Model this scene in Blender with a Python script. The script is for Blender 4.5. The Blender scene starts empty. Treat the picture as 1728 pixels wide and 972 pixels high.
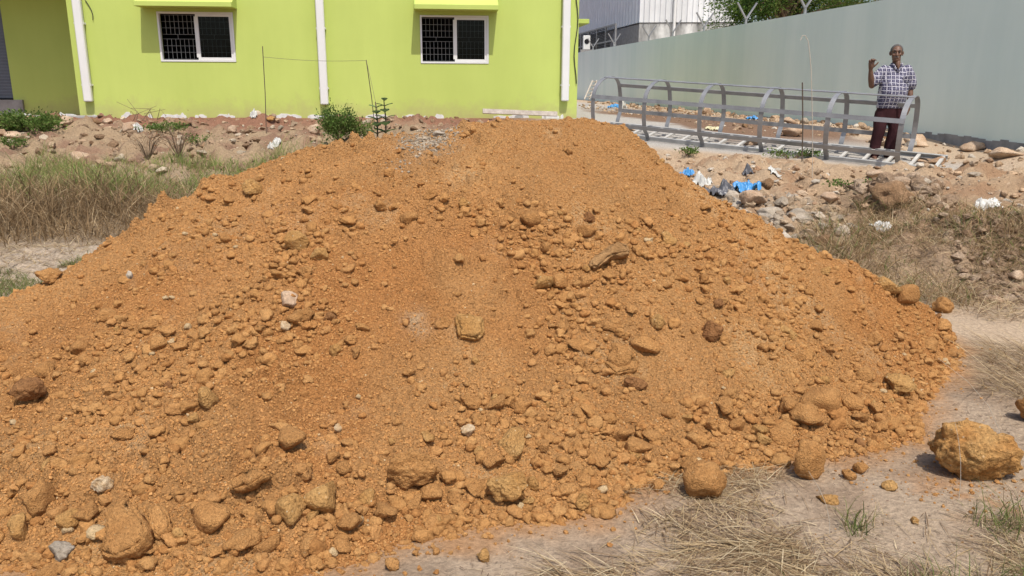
import bpy, bmesh, math, random
import numpy as np
from mathutils import Vector, Matrix
random.seed(7); RNG = np.random.default_rng(11)
R = math.radians
S = bpy.context.scene
COL = S.collection

# ------------------------------------------------------------------ camera, sky, sun, exposure
FPX, TILT, ROLL, EYE = 1354.0, R(14.3), R(0.25), 1.5
cam_d = bpy.data.cameras.new('camera'); cam = bpy.data.objects.new('camera', cam_d); COL.objects.link(cam)
cam_d.sensor_width = 36.0; cam_d.lens = 36.0 * FPX / 1728.0; cam_d.clip_end = 3000; cam_d.clip_start = 0.05
cam.matrix_world = Matrix.Translation((0, 0, EYE)) @ Matrix.Rotation(R(90) - TILT, 4, 'X') @ Matrix.Rotation(ROLL, 4, 'Z')
S.camera = cam
SUN_EL, SUN_AZ = R(62), R(17)            # azimuth measured from "behind the camera" towards the right
sdir = Vector((math.cos(SUN_EL) * math.sin(SUN_AZ), -math.cos(SUN_EL) * math.cos(SUN_AZ), math.sin(SUN_EL)))
W = bpy.data.worlds.new('World'); S.world = W; W.use_nodes = True
nt = W.node_tree; bg = nt.nodes['Background']
sky = nt.nodes.new('ShaderNodeTexSky'); sky.sky_type = 'NISHITA'; sky.sun_disc = False
sky.sun_elevation = SUN_EL; sky.sun_rotation = math.pi - SUN_AZ; sky.dust_density = 3.0; sky.air_density = 1.0; sky.ozone_density = 1.0
nt.links.new(sky.outputs[0], bg.inputs[0]); bg.inputs[1].default_value = 0.14
sl = bpy.data.lights.new('sun', 'SUN'); sl.energy = 3.6; sl.angle = R(0.53); sl.color = (1.0, 0.955, 0.88)
so = bpy.data.objects.new('sun', sl); COL.objects.link(so); so.rotation_euler = (-sdir).to_track_quat('-Z', 'Y').to_euler()
so.location = (5, -10, 30)
S.view_settings.view_transform = 'Standard'; S.view_settings.look = 'None'
S.cycles.use_denoising = True; S.cycles.denoising_prefilter = 'ACCURATE'
S.view_settings.exposure = 0.2; S.view_settings.gamma = 1.0; S.view_settings.use_curve_mapping = False

# ------------------------------------------------------------------ helpers
def ray(px, py):
    u = (px - 864) / FPX; v = -(py - 486) / FPX
    c, s = math.cos(ROLL), math.sin(ROLL)
    u, v = u * c - v * s, u * s + v * c
    return np.array([u, v * math.sin(TILT) + math.cos(TILT), v * math.cos(TILT) - math.sin(TILT)])
def at_y(px, py, y):
    d = ray(px, py); return np.array([0, 0, EYE]) + d * (y / d[1])
def at_z(px, py, z):
    d = ray(px, py); return np.array([0, 0, EYE]) + d * ((z - EYE) / d[2])

def _h(ix, iy, s):
    n = (ix.astype(np.int64) * 374761393 + iy.astype(np.int64) * 668265263 + s * 2147483647 + 1013904223) & 0x7fffffff
    n = ((n ^ (n >> 13)) * 1274126177) & 0x7fffffff
    n = ((n ^ (n >> 15)) * 668265263) & 0x7fffffff
    return ((n ^ (n >> 16)) & 0xffff) / 65535.0
def vn2(x, y, s=0):
    x = np.asarray(x, float); y = np.asarray(y, float)
    ix = np.floor(x); iy = np.floor(y); fx = x - ix; fy = y - iy
    fx = fx * fx * fx * (fx * (fx * 6 - 15) + 10); fy = fy * fy * fy * (fy * (fy * 6 - 15) + 10)
    a = _h(ix, iy, s); b = _h(ix + 1, iy, s); c = _h(ix, iy + 1, s); d = _h(ix + 1, iy + 1, s)
    return (a + (b - a) * fx + (c - a) * fy + (a - b - c + d) * fx * fy) * 2 - 1
def fbm(x, y, s=0, o=4, g=0.5):
    t = 0; a = 1; f = 1; n = 0
    for i in range(o):
        c, q = math.cos(0.7 * i + .3), math.sin(0.7 * i + .3)
        t = t + a * vn2((x * c - y * q) * f + 17.3 * i, (x * q + y * c) * f - 9.1 * i, s + i); n += a; a *= g; f *= 2.03
    return t / n
def vn3(p, s=0):
    z = p[:, 2]; iz = np.floor(z); fz = z - iz; fz = fz * fz * (3 - 2 * fz)
    a = vn2(p[:, 0] + iz * 31.7, p[:, 1] + iz * 17.9, s); b = vn2(p[:, 0] + (iz + 1) * 31.7, p[:, 1] + (iz + 1) * 17.9, s)
    return a + (b - a) * fz
def domes(x, y, cell, p, seed, lo=.28, hi=.62, sq=.75):
    """half-buried lumps: rounded bumps of random size, one at most per cell"""
    X = x / cell; Y = y / cell; ix = np.floor(X); iy = np.floor(Y); h = np.zeros(X.shape)
    for di in (-1, 0, 1):
        for dj in (-1, 0, 1):
            a = ix + di; b = iy + dj; r = lo + (hi - lo) * _h(a, b, seed) ** 2; th = _h(a, b, seed + 1) * 3.14; el = .65 + .35 * _h(a, b, seed + 2)
            dx = X - a - _h(a, b, seed + 3); dy = Y - b - _h(a, b, seed + 4); c, q = np.cos(th), np.sin(th); u = (dx * c + dy * q); v = (dy * c - dx * q) / el
            d = np.abs(u) ** 2.4 + np.abs(v) ** 2.4; t = 1 - d / r ** 2.4
            h = np.maximum(h, np.where((_h(a, b, seed + 5) < p) & (t > 0), np.sqrt(np.maximum(t, 0)) * r * cell * sq * (.45 + .55 * _h(a, b, seed + 6)), 0))
    return h
def sst(a, b, x):
    t = np.clip((x - a) / (b - a), 0, 1); return t * t * (3 - 2 * t)

def tag(o, label=None, cat=None, group=None, kind=None):
    if label: o['label'] = label
    if cat: o['category'] = cat
    if group: o['group'] = group
    if kind: o['kind'] = kind
    return o
def link(name, me, mat=None, parent=None):
    o = bpy.data.objects.new(name, me); COL.objects.link(o)
    if mat is not None and not me.materials: me.materials.append(mat)
    if parent is not None: o.parent = parent
    return o
def empty(name, loc=(0, 0, 0), rz=0.0):
    o = bpy.data.objects.new(name, None); COL.objects.link(o); o.location = loc; o.rotation_euler = (0, 0, rz); o.empty_display_size = .1
    return o
def mesh_np(name, V, F, mat=None, col=None, smooth=False):
    V = np.asarray(V, np.float32); F = np.asarray(F, np.int32); k = F.shape[1]
    me = bpy.data.meshes.new(name)
    me.vertices.add(len(V)); me.vertices.foreach_set('co', V.ravel())
    me.loops.add(F.size); me.loops.foreach_set('vertex_index', F.ravel())
    me.polygons.add(len(F)); me.polygons.foreach_set('loop_start', np.arange(0, F.size, k, dtype=np.int32))
    try: me.polygons.foreach_set('loop_total', np.full(len(F), k, np.int32))
    except Exception: pass
    me.polygons.foreach_set('use_smooth', np.full(len(F), bool(smooth)))
    me.update(calc_edges=True); me.validate()
    if col is not None:
        a = me.color_attributes.new('col', 'FLOAT_COLOR', 'POINT')
        c = np.ones((len(V), 4), np.float32); c[:, :3] = col; a.data.foreach_set('color', c.ravel())
    if mat is not None: me.materials.append(mat)
    return me
class MB:
    """collects simple shapes, then links them as one mesh object"""
    def __init__(s): s.v = []; s.f = []
    def add(s, V, F):
        n = len(s.v); s.v += [tuple(map(float, p)) for p in V]; s.f += [tuple(i + n for i in f) for f in F]; return s
    def box(s, a, b):
        x0, y0, z0 = a; x1, y1, z1 = b
        return s.add([(x0, y0, z0), (x1, y0, z0), (x1, y1, z0), (x0, y1, z0), (x0, y0, z1), (x1, y0, z1), (x1, y1, z1), (x0, y1, z1)],
                     [(0, 3, 2, 1), (4, 5, 6, 7), (0, 1, 5, 4), (1, 2, 6, 5), (2, 3, 7, 6), (3, 0, 4, 7)])
    def obox(s, c, ax, ay, az):
        c = np.array(c, float); ax, ay, az = [np.array(q, float) for q in (ax, ay, az)]
        P = [c + i * ax + j * ay + k * az for k in (-1, 1) for (i, j) in ((-1, -1), (1, -1), (1, 1), (-1, 1))]
        return s.add(P, [(0, 3, 2, 1), (4, 5, 6, 7), (0, 1, 5, 4), (1, 2, 6, 5), (2, 3, 7, 6), (3, 0, 4, 7)])
    def bar(s, p, q, side, w, t):
        """flat bar from p to q, w wide along side, t thick"""
        p = np.array(p, float); q = np.array(q, float); d = (q - p); L = np.linalg.norm(d); d = d / L
        side = np.array(side, float); side = side - d * (side @ d); side /= np.linalg.norm(side); n = np.cross(d, side)
        return s.obox((p + q) / 2, d * L / 2, side * w / 2, n * t / 2)
    def tube(s, pts, r, n=6, caps=True):
        pts = [np.array(p, float) for p in pts]; m = len(pts); rr = r if hasattr(r, '__len__') else [r] * m
        V = []; ref = np.array([0.31, 0.57, 0.76])
        for i, p in enumerate(pts):
            t = pts[min(i + 1, m - 1)] - pts[max(i - 1, 0)]; t /= np.linalg.norm(t) + 1e-12
            a = ref - t * (ref @ t); a /= np.linalg.norm(a); b = np.cross(t, a); ref = a
            for k in range(n):
                q = 2 * math.pi * k / n; V.append(p + rr[i] * (math.cos(q) * a + math.sin(q) * b))
        F = [(i * n + k, i * n + (k + 1) % n, (i + 1) * n + (k + 1) % n, (i + 1) * n + k) for i in range(m - 1) for k in range(n)]
        if caps: F += [tuple(range(n - 1, -1, -1)), tuple((m - 1) * n + k for k in range(n))]
        return s.add(V, F)
    def build(s, name, mat=None, parent=None, smooth=False, bevel=0):
        me = bpy.data.meshes.new(name); me.from_pydata(s.v, [], s.f)
        bm = bmesh.new(); bm.from_mesh(me); bmesh.ops.recalc_face_normals(bm, faces=bm.faces)
        if bevel: bmesh.ops.bevel(bm, geom=bm.edges[:], offset=bevel, segments=1, affect='EDGES')
        bm.to_mesh(me); bm.free()
        if smooth: me.polygons.foreach_set('use_smooth', [True] * len(me.polygons))
        return link(name, me, mat, parent)

# ------------------------------------------------------------------ materials
def new_mat(name, rough=0.9, spec=0.2):
    m = bpy.data.materials.new(name); m.use_nodes = True; b = m.node_tree.nodes['Principled BSDF']
    b.inputs['Roughness'].default_value = rough; b.inputs['Specular IOR Level'].default_value = spec
    return m, m.node_tree, b
def N(t, ty, **k):
    n = t.nodes.new(ty)
    for a, v in k.items(): setattr(n, a, v)
    return n
def noise(t, scale, detail=4, rough=.55, vec=None):
    n = N(t, 'ShaderNodeTexNoise'); n.inputs['Scale'].default_value = scale; n.inputs['Detail'].default_value = detail; n.inputs['Roughness'].default_value = rough
    if vec: t.links.new(vec, n.inputs['Vector'])
    return n
def ramp(t, fac, stops):
    r = N(t, 'ShaderNodeValToRGB'); e = r.color_ramp.elements
    while len(e) < len(stops): e.new(0.5)
    for q, (p, c) in zip(e, stops): q.position = p; q.color = (*c, 1) if len(c) == 3 else c
    t.links.new(fac, r.inputs[0]); return r
def mul(t, a, b, mode='MULTIPLY', fac=1.0):
    m = N(t, 'ShaderNodeMix', data_type='RGBA', blend_type=mode); m.inputs[0].default_value = fac
    for s, k in ((a, 6), (b, 7)):
        if isinstance(s, tuple): m.inputs[k].default_value = (*s, 1)
        else: t.links.new(s, m.inputs[k])
    return m
def bump(t, b, h, dist, strength=1.0, prev=None):
    n = N(t, 'ShaderNodeBump'); n.inputs['Distance'].default_value = dist; n.inputs['Strength'].default_value = strength
    t.links.new(h, n.inputs['Height'])
    if prev: t.links.new(prev.outputs[0], n.inputs['Normal'])
    t.links.new(n.outputs[0], b.inputs['Normal']); return n
def earthy(name, c1, c2, scale, bscale, bdist, use_col=False, rnd=0.0, speck=None, rough=.95, coord='Object', fine=(0.75, 1.2), detail=6, pebble=None):
    """two-tone mottled matt material with fine grain; optionally multiplied by the mesh's own colour"""
    m, t, b = new_mat(name, rough, .1)
    v = N(t, 'ShaderNodeNewGeometry').outputs['Position'] if coord == 'World' else N(t, 'ShaderNodeTexCoord').outputs[coord]
    if use_col:
        at = N(t, 'ShaderNodeAttribute', attribute_name='col'); base = at.outputs['Color']
    else:
        n1 = noise(t, scale, 5, .6, v); base = ramp(t, n1.outputs['Fac'], [(.32, c1), (.68, c2)]).outputs[0]
    n2 = noise(t, bscale, detail, .65, v)
    g = ramp(t, n2.outputs['Fac'], [(.3, (fine[0],) * 3), (.7, (fine[1],) * 3)])
    out = mul(t, base, g.outputs[0])
    if speck:
        sv = N(t, 'ShaderNodeTexVoronoi'); sv.inputs['Scale'].default_value = speck[0]; t.links.new(v, sv.inputs['Vector'])
        n3 = noise(t, speck[0] * .6, 2, .5, v)
        sm = N(t, 'ShaderNodeMath', operation='MULTIPLY'); a_ = ramp(t, sv.outputs['Distance'], [(.10, (1,) * 3), (.24, (0,) * 3)]); b_ = ramp(t, n3.outputs['Fac'], [(.55, (0,) * 3), (.66, (1,) * 3)])
        t.links.new(a_.outputs[0], sm.inputs[0]); t.links.new(b_.outputs[0], sm.inputs[1])
        mx = mul(t, out.outputs[2], speck[1], 'MIX'); t.links.new(sm.outputs[0], mx.inputs[0]); out = mx
    if rnd:
        oi = N(t, 'ShaderNodeObjectInfo'); rr = ramp(t, oi.outputs['Random'], [(0, (1 - rnd, 1 - rnd * 1.15, 1 - rnd * 1.3)), (1, (1 + rnd, 1 + rnd * .95, 1 + rnd * .8))])
        out = mul(t, out.outputs[2], rr.outputs[0])
    t.links.new(out.outputs[2], b.inputs['Base Color'])
    pv = None
    if pebble:
        vo = N(t, 'ShaderNodeTexVoronoi'); vo.inputs['Scale'].default_value = pebble[0]; vo.inputs['Randomness'].default_value = 1.0; wv = N(t, 'ShaderNodeVectorMath', operation='ADD')
        nw = noise(t, pebble[0] * .5, 2, .5, v); sc_ = N(t, 'ShaderNodeVectorMath', operation='SCALE'); sc_.inputs['Scale'].default_value = .8 / pebble[0]; t.links.new(nw.outputs['Color'], sc_.inputs[0])
        t.links.new(v, wv.inputs[0]); t.links.new(sc_.outputs[0], wv.inputs[1]); t.links.new(wv.outputs[0], vo.inputs['Vector'])
        inv = N(t, 'ShaderNodeMath', operation='SUBTRACT'); inv.inputs[0].default_value = 1.0; t.links.new(vo.outputs['Distance'], inv.inputs[1]); pv = bump(t, b, inv.outputs[0], pebble[1])
    if bdist:
        bump(t, b, n2.outputs['Fac'], bdist, 1.0, pv)
    return m
def paint(name, c, var=.06, rough=.6, spec=.3, scale=2.0, bdist=.002, bscale=60, streak=None):
    m, t, b = new_mat(name, rough, spec); v = N(t, 'ShaderNodeTexCoord').outputs['Object']
    n = noise(t, scale, 6, .6, v); g = ramp(t, n.outputs['Fac'], [(.3, (1 - var,) * 3), (.7, (1 + var,) * 3)])
    out = mul(t, c, g.outputs[0])
    if streak:
        mp = N(t, 'ShaderNodeMapping'); mp.inputs['Scale'].default_value = streak[0]; t.links.new(v, mp.inputs[0])
        n2 = noise(t, 1.0, 5, .6, mp.outputs[0]); g2 = ramp(t, n2.outputs['Fac'], [(.38, streak[1]), (.6, (1, 1, 1))]); out = mul(t, out.outputs[2], g2.outputs[0])
    t.links.new(out.outputs[2], b.inputs['Base Color'])
    if bdist: nb = noise(t, bscale, 4, .6, v); bump(t, b, nb.outputs['Fac'], bdist)
    return m
def blade_mat(name, trans=.35):
    m, t, b = new_mat(name, .75, .15); at = N(t, 'ShaderNodeAttribute', attribute_name='col'); t.links.new(at.outputs['Color'], b.inputs['Base Color'])
    tr = N(t, 'ShaderNodeBsdfTranslucent'); t.links.new(at.outputs['Color'], tr.inputs[0]); mx = N(t, 'ShaderNodeMixShader'); mx.inputs[0].default_value = trans
    t.links.new(b.outputs[0], mx.inputs[1]); t.links.new(tr.outputs[0], mx.inputs[2]); t.links.new(mx.outputs[0], t.nodes['Material Output'].inputs[0]); return m

M = {}
M['mound'] = earthy('orange_earth', None, None, 3, 110, .014, use_col=True, speck=(120, (.55, .46, .30)), fine=(.62, 1.32), detail=8, coord='World', pebble=(75, .010))
M['clod'] = earthy('orange_clod', (.385, .19, .067), (.455, .24, .09), 9, 110, .012, rnd=.10, speck=(120, (.54, .40, .22)), fine=(.70, 1.24), detail=8, coord='World', pebble=(140, .004))
M['crumb'] = earthy('orange_crumb', None, None, 3, 130, .010, use_col=True, fine=(.7, 1.25), coord='World')
M['ground'] = earthy('dusty_ground', None, None, 3, 45, .018, use_col=True, fine=(.66, 1.26), detail=10)
M['rubble'] = earthy('rubble', None, None, 3, 40, .02, use_col=True, fine=(.65, 1.25), coord='World', detail=8)
M['pale_stone'] = earthy('pale_stone', (.38, .25, .16), (.52, .40, .29), 9, 60, .012, rnd=.12, coord='World', fine=(.65, 1.25), detail=8)
M['grey_stone'] = earthy('grey_stone', (.28, .235, .18), (.43, .37, .30), 10, 60, .010, rnd=.12, coord='World')
M['brown_clod'] = earthy('brown_clod', (.20, .12, .065), (.30, .19, .11), 8, 50, .02, rnd=.12, coord='World', fine=(.6, 1.3), detail=8)
M['dark_clod'] = earthy('dark_clod', (.22, .10, .04), (.30, .15, .06), 8, 100, .012, coord='World', pebble=(80, .006))
M['slab_stone'] = earthy('slab_stone', (.28, .155, .065), (.36, .21, .095), 9, 100, .010, coord='World')
M['yellow_clod'] = earthy('yellow_clod', (.37, .19, .062), (.47, .275, .105), 7, 100, .012, speck=(60, (.58, .50, .34)), coord='World', fine=(.68, 1.25), detail=8, pebble=(80, .006))
M['boulder'] = earthy('boulder', (.46, .22, .068), (.54, .32, .125), 10, 70, .022, speck=(45, (.62, .56, .42)), coord='World', fine=(.6, 1.3), detail=9, pebble=(60, .008))
M['white_clod'] = earthy('white_clod', (.40, .25, .12), (.55, .44, .30), 40, 100, .008, coord='World')
M['lime'] = paint('lime_paint', (.485, .575, .15), .035, .75, .2, .8, .0015, 90, streak=((.9, .9, .12), (.93, .94, .9)))
M['white'] = paint('white_plastic', (.70, .70, .68), .03, .45, .4, 3, 0)
M['plinth'] = paint('raw_cement', (.30, .29, .28), .2, .9, .1, 6, .004, 40)
M['plaster'] = paint('white_plaster', (.62, .62, .60), .15, .9, .1, 9, .003, 40)
M['wallpaint'] = paint('pale_wall_paint', (.80, .89, .815), .03, .8, .15, .5, .0012, 60, streak=((.9, .9, .12), (.90, .93, .93)))
M['iron'] = paint('grey_primer', (.27, .27, .275), .2, .42, .5, 5, .0005, 200); M['iron'].node_tree.nodes['Principled BSDF'].inputs['Metallic'].default_value = .35; M['rail_steel'] = paint('pale_rail', (.36, .355, .34), .25, .45, .4, 4, 0); M['rung'] = paint('bare_rung', (.48, .46, .42), .15, .5, .4, 5, 0)
M['dark'] = paint('dark_interior', (.02, .02, .022), .1, .9, .1)  # near-black colour stands in for shade inside the windows
M['grille'] = paint('grille_paint', (.26, .26, .25), .05, .5, .3, 3, 0)
M['shutter'] = paint('shutter_steel', (.16, .18, .22), .1, .5, .4, 4, 0)
M['shed_white'] = paint('shed_white', (.74, .75, .76), .05, .6, .3, 2, 0, streak=((1, 1, .08), (.82, .82, .82)))
M['shed_shade_grey'] = paint('shed_shade_grey', (.60, .63, .67), .07, .6, .3, 2, 0)  # shade of the shed's side put into its colour; roof shares it
M['weathered'] = paint('weathered_plaster', (.62, .62, .60), .2, .9, .1, 2.5, .004, 30, streak=((1.4, 1.4, .35), (.22, .22, .22)))
M['leaf'] = blade_mat('leaf', .3)
M['blade'] = blade_mat('blade', .3)
M['bark'] = earthy('bark', (.13, .09, .06), (.22, .16, .11), 9, 40, .01)
M['wood'] = earthy('grey_wood', (.38, .33, .28), (.52, .47, .41), 9, 60, .002)
M['rod'] = paint('rusty_rod', (.10, .075, .055), .2, .7, .3, 20, 0)
M['wire'] = paint('pale_wire', (.48, .42, .34), .1, .6, .3, 20, 0)
M['string'] = paint('string', (.20, .18, .12), .1, .9, .1, 20, 0)
M['cable'] = paint('black_cable', (.03, .03, .03), .1, .6, .3, 5, 0)
def film(name, c):
    m = paint(name, c, .12, .35, .5, 14, 0); return m
M['blue_film'] = film('blue_plastic', (.06, .25, .52)); M['white_film'] = film('white_plastic_film', (.52, .51, .47)); M['black_film'] = film('grey_cloth', (.10, .10, .11)); M['yellow_film'] = film('yellowed_film', (.52, .47, .28))
m, t, b = new_mat('window_glass', .03, .5); b.inputs['Transmission Weight'].default_value = 1.0; b.inputs['IOR'].default_value = 1.22
b.inputs['Base Color'].default_value = (.35, .42, .44, 1); M['glass'] = m
m, t, b = new_mat('wire_mesh', .8, .1); b.inputs['Base Color'].default_value = (.03, .03, .03, 1); M['mesh'] = m

# ------------------------------------------------------------------ the lie of the land
WALL_A = at_z(1728, -41, 3.0)[:2]; WALL_B = at_z(985, 87, 3.0)[:2]      # boundary wall top line
wd = WALL_B - WALL_A; WALL_L = np.linalg.norm(wd); wd = wd / WALL_L; wn = np.array([-wd[1], wd[0]])
if wn[0] > 0: wn = -wn                                                     # points into the site (left)
def wall_dist(x, y): return (x - WALL_A[0]) * wn[0] + (y - WALL_A[1]) * wn[1]
FAC_Y, FAC_ANG = 18.7, R(5.2)                                              # facade: right corner and its turn
FAC_R = np.array([at_y(974, 150, FAC_Y)[0], FAC_Y]); fd = np.array([math.cos(FAC_ANG), math.sin(FAC_ANG)]); fnrm = np.array([fd[1], -fd[0]])
BASE_Z = 0.74
def bell(x, y, cx, cy, rx, ry): return np.exp(-((x - cx) / rx) ** 2 - ((y - cy) / ry) ** 2)
def belt_left(x, y): return sst(9.6, 10.6, y) * (1 - sst(15.0, 16.3, y)) * (1 - sst(-1.5, 2.0, x))
def belt_right(x, y): return sst(1.6, 2.6, x) * sst(5.6, 6.6, y) * (1 - sst(10.0, 11.0, y + .55 * (x - 5.2)))
def G(x, y):
    x = np.asarray(x, float); y = np.asarray(y, float)
    z = np.clip((y - 6) * .083, 0, BASE_Z)
    z = z - .05 * np.exp(-((y - 6) / 1.2) ** 2) * 0
    dw = wall_dist(x, y); bank = .56 - .15 * np.clip(dw, 0, 9); z = np.where(y > 4, np.maximum(z, z + (np.maximum(bank - z, 0)) * sst(8, 11, y)), z)
    z = z + .012 * fbm(x * 1.3, y * 1.3, 3, 3) + .006 * fbm(x * 6, y * 6, 9, 3)
    bl = belt_left(x, y); br = belt_right(x, y)
    nz = fbm(x * 1.1, y * 1.1, 21, 2); ab = 1 - np.abs(fbm(x * 2.6, y * 2.6, 33, 3)) * 2
    z = z + bl * (.05 * nz + .06 * ab + .05 * fbm(x * 8, y * 8, 5, 3)) + br * (.05 * nz + .05 * ab + .035 * fbm(x * 9, y * 9, 6, 3))
    wx = x + .05 * fbm(x * 5, y * 5, 61, 2); wy = y + .05 * fbm(x * 5 + 9, y * 5, 62, 2)
    z = z + (bl * 1.0 + br * .75) * (domes(wx, wy, .55, .75, 63, sq=.5) + domes(wx, wy, .24, .8, 64, sq=.7) + domes(wx, wy, .13, .75, 65, sq=.8))
    z = z + .30 * bell(x, y, 3.95, 8.3, .5, .45) * (1 + .35 * fbm(x * 5, y * 5, 14, 3)) + .22 * bell(x, y, 4.2, 6.6, .9, .7) * (1 + .3 * fbm(x * 7, y * 7, 15, 3))
    z = z + .14 * bell(x, y, 3.9, 9.5, 1.3, .5) + .12 * bell(x, y, 5.6, 9.3, .9, .6) + .18 * bell(x, y, 6.9, 10.6, .8, .8)
    z = z + .06 * bell(x, y, -3.6, 6.5, 1.2, .5) * (1 + .8 * fbm(x * 9, y * 9, 8, 3))
    return z
def g1(x, y): return float(G(np.array([x]), np.array([y]))[0])

# --- the heap
def P2(px, py, y): return at_y(px, py, y)
ridge_px = [(-330, 690, 3.3), (-200, 610, 3.5), (0, 512, 3.85), (75, 474, 4.0), (200, 410, 4.2), (270, 354, 4.35), (330, 327, 4.45), (420, 282, 4.6), (500, 249, 4.7),
            (560, 238, 4.75), (620, 218, 4.8), (700, 211, 4.85), (760, 200, 4.95), (830, 195, 5.0), (930, 195, 5.0), (1010, 203, 4.95), (1060, 212, 4.9), (1090, 230, 4.85),
            (1120, 260, 4.8), (1150, 289, 4.75), (1200, 324, 4.7), (1280, 364, 4.65), (1330, 394, 4.6), (1400, 429, 4.55), (1460, 455, 4.5), (1500, 484, 4.5), (1560, 514, 4.47), (1600, 548, 4.44)]
RID = np.array([at_y(*p) for p in ridge_px])
foot_px = [(1618, 590), (1605, 625), (1530, 690), (1545, 735), (1440, 765), (1350, 768), (1240, 785), (1100, 808), (1000, 858), (900, 872), (800, 886), (700, 906), (600, 942), (480, 970), (300, 988), (100, 968), (0, 948), (-100, 940)]
FOOT = [tuple(at_z(px, py, 0)[:2]) for px, py in foot_px] + [(-2.5, 2.3), (-3.3, 2.7), (-3.75, 3.4), (-3.5, 4.4), (-2.8, 5.2), (-1.4, 5.9), (.2, 6.3), (1.4, 6.1), (2.1, 5.6), (2.5, 5.0)]
FOOT = np.array(FOOT)
def seg_dist(x, y, A, B):
    d = B - A; L2 = (d ** 2).sum() + 1e-12; t = np.clip(((x - A[0]) * d[0] + (y - A[1]) * d[1]) / L2, 0, 1)
    return np.hypot(x - A[0] - t * d[0], y - A[1] - t * d[1]), t
def inside(x, y, P):
    r = np.zeros(x.shape, bool); j = len(P) - 1
    for i in range(len(P)):
        xi, yi = P[i]; xj, yj = P[j]
        c = ((yi > y) != (yj > y)) & (x < (xj - xi) * (y - yi) / (yj - yi + 1e-12) + xi); r ^= c; j = i
    return r
def mound_base(x, y):
    df = np.full(x.shape, 1e9)
    for i in range(len(FOOT)): d, _ = seg_dist(x, y, FOOT[i], FOOT[(i + 1) % len(FOOT)]); df = np.minimum(df, d)
    df = np.where(inside(x, y, FOOT), df, -df)
    num = 0; den = 0; dr = np.full(x.shape, 1e9)
    for i in range(len(RID) - 1):
        d, t = seg_dist(x, y, RID[i, :2], RID[i + 1, :2]); zz = RID[i, 2] + (RID[i + 1, 2] - RID[i, 2]) * t; L = np.linalg.norm(RID[i + 1] - RID[i])
        w = L / (d + .06) ** 5; num = num + w * zz; den = den + w; dr = np.minimum(dr, d)
    zr = num / den; s = df / (np.maximum(df, 0) + dr + 1e-6)
    pr = np.where(s > 0, s - .055 * np.sin(2 * math.pi * np.clip(s, 0, 1)) * .6, s)
    pr = pr - .035 * np.exp(-((1 - pr) / .06) ** 2)
    return np.where(df > 0, zr * pr, df * .5), df
MX0, MX1, MY0, MY1, MST = -3.9, 2.85, 1.9, 6.45, .0092
mxs = np.arange(MX0, MX1, MST); mys = np.arange(MY0, MY1, MST)
MXg, MYg = np.meshgrid(mxs, mys)
MH, MDF = mound_base(MXg, MYg)
edge = sst(-.02, .35, MDF)
smooth_patch = np.clip(fbm(MXg * .8, MYg * .8, 71, 3) * 1.6 + .5, 0, 1)
MH = MH + edge * (.035 * fbm(MXg * 1.4, MYg * 1.4, 41, 3)) + edge * .028 * fbm(MXg * 4.5, MYg * 4.5, 43, 3) + (.25 + .75 * edge) * (.35 + .65 * smooth_patch) * (
     .016 * np.abs(fbm(MXg * 11, MYg * 11, 45, 3)) * 2 + .010 * fbm(MXg * 26, MYg * 26, 47, 2)) + (.3 + .7 * edge) * .0045 * fbm(MXg * 60, MYg * 60, 49, 2)
_th = np.arctan2(MYg - 4.95, MXg - .1); _rr = np.hypot(MXg - .1, MYg - 4.95); STREAK = fbm(_th * 9, _rr * .9, 57, 4)   # tracks of earth that slid from the crest
MH = MH + edge * sst(.3, .9, _rr) * .016 * STREAK
_cl = np.clip(.35 + 1.1 * np.exp(-np.maximum(MDF, 0) / .3) + .9 * np.clip(fbm(MXg * 1.6, MYg * 1.6, 203, 3) * 2, -.3, .8), .12, 1.2)
_wx = MXg + .022 * fbm(MXg * 16, MYg * 16, 51, 2); _wy = MYg + .022 * fbm(MXg * 16 + 7, MYg * 16, 52, 2)
MH = MH + (.15 + .85 * edge) * _cl * (domes(_wx, _wy, .20, .42, 53, sq=.62) + domes(_wx, _wy, .095, .6, 54, sq=.95)) + (.3 + .7 * edge) * np.clip(_cl, .4, 1) * (domes(_wx, _wy, .045, .7, 55, sq=1.0) + .8 * domes(_wx, _wy, .026, .7, 56, sq=.8))
def HM(x, y):
    x = np.asarray(x, float); y = np.asarray(y, float)
    fx = np.clip((x - MX0) / MST, 0, len(mxs) - 1.001); fy = np.clip((y - MY0) / MST, 0, len(mys) - 1.001)
    ix = fx.astype(int); iy = fy.astype(int); fx = fx - ix; fy = fy - iy
    return MH[iy, ix] * (1 - fx) * (1 - fy) + MH[iy, ix + 1] * fx * (1 - fy) + MH[iy + 1, ix] * (1 - fx) * fy + MH[iy + 1, ix + 1] * fx * fy
def DFM(x, y):
    ix = np.clip(((x - MX0) / MST).astype(int), 0, len(mxs) - 1); iy = np.clip(((y - MY0) / MST).astype(int), 0, len(mys) - 1); return MDF[iy, ix]
def top(x, y): return np.maximum(np.where((x > MX0) & (x < MX1) & (y > MY0) & (y < MY1), HM(x, y), -1), G(x, y))
def hit(px, py, ground_only=False):
    """first point of the land met by the sight line through a spot"""
    d = ray(px, py); ts = np.concatenate([np.arange(1.5, 8, .01), np.arange(8, 60, .04)]) / d[1]
    P = np.array([0, 0, EYE]) + ts[:, None] * d; h = G(P[:, 0], P[:, 1]) if ground_only else top(P[:, 0], P[:, 1])
    k = np.argmax(P[:, 2] < h); return P[k]

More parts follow.
